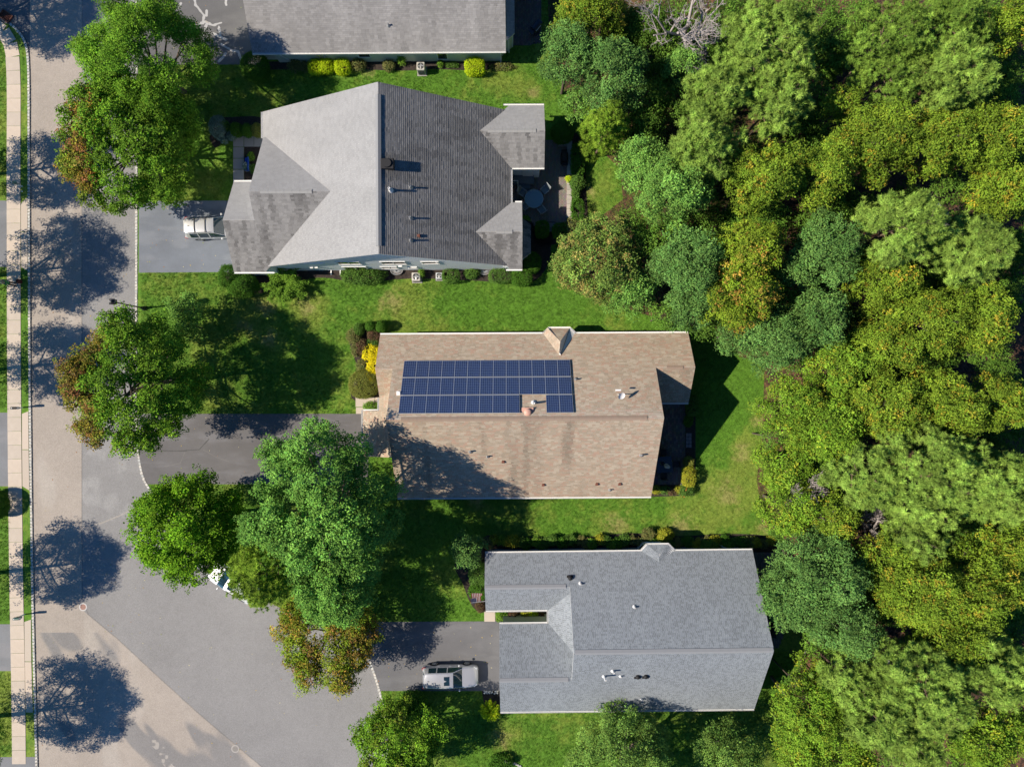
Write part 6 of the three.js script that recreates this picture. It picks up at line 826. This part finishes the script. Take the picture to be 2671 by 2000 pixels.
// ---------- grass blades on the lawns ----------
{
  const out = [], r = rng(404), gt = (() => { const l = [], c = [], q = rng(8); for (let i = 0; i < 9; i++) { const a = q() * 6.283, d = q() * 0.1, b = V(Math.cos(a) * d, 0, Math.sin(a) * d), w = V(-Math.sin(a + q()), 0, Math.cos(a + q())).multiplyScalar(0.008 + q() * 0.005), tip = b.clone().add(V((q() - 0.5) * 0.09, 0.035 + q() * 0.035, (q() - 0.5) * 0.09)); l.push(b.clone().add(w), b.clone().sub(w), tip); const t = 0.8 + 0.4 * q(); for (let k = 0; k < 3; k++) c.push(t, t, t); } return tris(l, c); })();
  const bedPolys = beds.map((b) => b[0]), holes = [rect(361, 523, 640, 711), rect(358, 1079, 960, 1263), [[948, 1622], [1330, 1620], [1330, 1802], [991, 1802], [952, 1700]], rect(340, -160, 680, 168), ...bedPolys, rect(690, 330, 1335, 700), rect(600, 520, 700, 700), rect(607, 355, 690, 474), rect(1333, 320, 1490, 590), rect(690, -100, 1320, 160), rect(1318, -120, 1412, 118), rect(1000, 885, 1695, 1280), rect(945, 1062, 1010, 1190), rect(1695, 890, 1780, 1265), rect(927, 1036, 1000, 1079), rect(1285, 1440, 1950, 1830), rect(1263, 1594, 1300, 1621), rect(1950, 1440, 2056, 1690), rect(690, 300, 1335, 340)];
  const kerbX = (y) => { let b = 360; for (let i = 0; i + 1 < eastKerb.length; i++) if ((eastKerb[i][1] - y) * (eastKerb[i + 1][1] - y) <= 0) { b = Math.max(b, eastKerb[i][0]); } return b + 7; };
  const kx = []; for (let y = -30; y < 2040; y++) kx.push(kerbX(y));
  const A = new THREE.Color(); let n = 0;
  for (let i = 0; i < 330000; i++) {
    let px, py; if (i % 30 === 0) { px = r() * 70 - 10; py = r() * 2000; if ((px > 12 + py * 0.009 && px < 56 + py * 0.008) || (py > 515 && py < 705) || (py > 1068 && py < 1275) || (py > 1618 && py < 1755) || py > 1970 || py < 110) continue; if (px > 53 && py > 1750 && py < 1860) continue; } else { px = 360 + r() * 1720; py = -15 + r() * 2030; if (px < kx[Math.floor(py) + 30]) continue; if (px > 2000 && py < 1700) continue; if (holes.some((h) => inPoly(px, py, h))) continue; }
    const p = P(px, py, L0), c = lawnColor(p.x, p.z), j = 0.95 + 0.5 * r(); A.setRGB(c[0] * j, c[1] * j, c[2] * j); Q.setFromAxisAngle(UPV, r() * 6.283); const s = 0.8 + 0.6 * r(); out.push([p, Q.clone(), V(s, s * (0.7 + 0.6 * r()), s), A.clone()]);
  }
  const im = new THREE.InstancedMesh(gt, new THREE.MeshStandardMaterial({ color: 0xffffff, vertexColors: true, roughness: 1, side: THREE.DoubleSide }), out.length); out.forEach(([p, q, s, c], k) => { im.setMatrixAt(k, MX.compose(p, q, s)); im.setColorAt(k, c); }); im.name = 'grass'; im.castShadow = im.receiveShadow = true; tag(im, 'short mown grass blades all over the lawns', 'grass', null, 'stuff'); scene.add(im);
}
{ // fallen leaves scattered on the paving
  const r = rng(909), g = tris([V(-0.05, 0, 0), V(0, 0.012, 0.03), V(0.05, 0, 0), V(-0.05, 0, 0), V(0.05, 0, 0), V(0, 0.012, -0.03)]), n = 260, im = new THREE.InstancedMesh(g, new THREE.MeshStandardMaterial({ color: 0xffffff, roughness: 0.9, side: THREE.DoubleSide }), n), A = new THREE.Color();
  const spots = [[370, 530, 580, 700, L0 + 0.016], [380, 1085, 930, 1255, L0 + 0.016], [960, 1630, 1295, 1795, L0 + 0.016], [230, 400, 345, 1280, 0.006], [260, 1400, 420, 1700, 0.006], [430, 1650, 900, 1980, 0.006], [100, 200, 210, 1990, 0.006], [380, 5, 640, 160, L0 + 0.016]];
  for (let i = 0; i < n; i++) { const [x0, y0, x1, y1, h] = spots[i % spots.length], p = P(x0 + r() * (x1 - x0), y0 + r() * (y1 - y0), h), c = [[0.5, 0.36, 0.08], [0.42, 0.2, 0.06], [0.55, 0.5, 0.3], [0.3, 0.34, 0.06]][Math.floor(r() * 4)], s = 0.7 + 0.7 * r(); Q.setFromAxisAngle(UPV, r() * 6.283); im.setMatrixAt(i, MX.compose(p, Q, V(s, s, s))); im.setColorAt(i, A.setRGB(...c)); }
  im.name = 'fallen_leaves'; tag(im, 'fallen yellow and brown leaves scattered over street and driveways', 'leaves', null, 'stuff'); scene.add(im);
}
scene.traverse((m) => { if (m.isMesh) { m.castShadow = true; m.receiveShadow = true; } });
renderer.render(scene, camera);
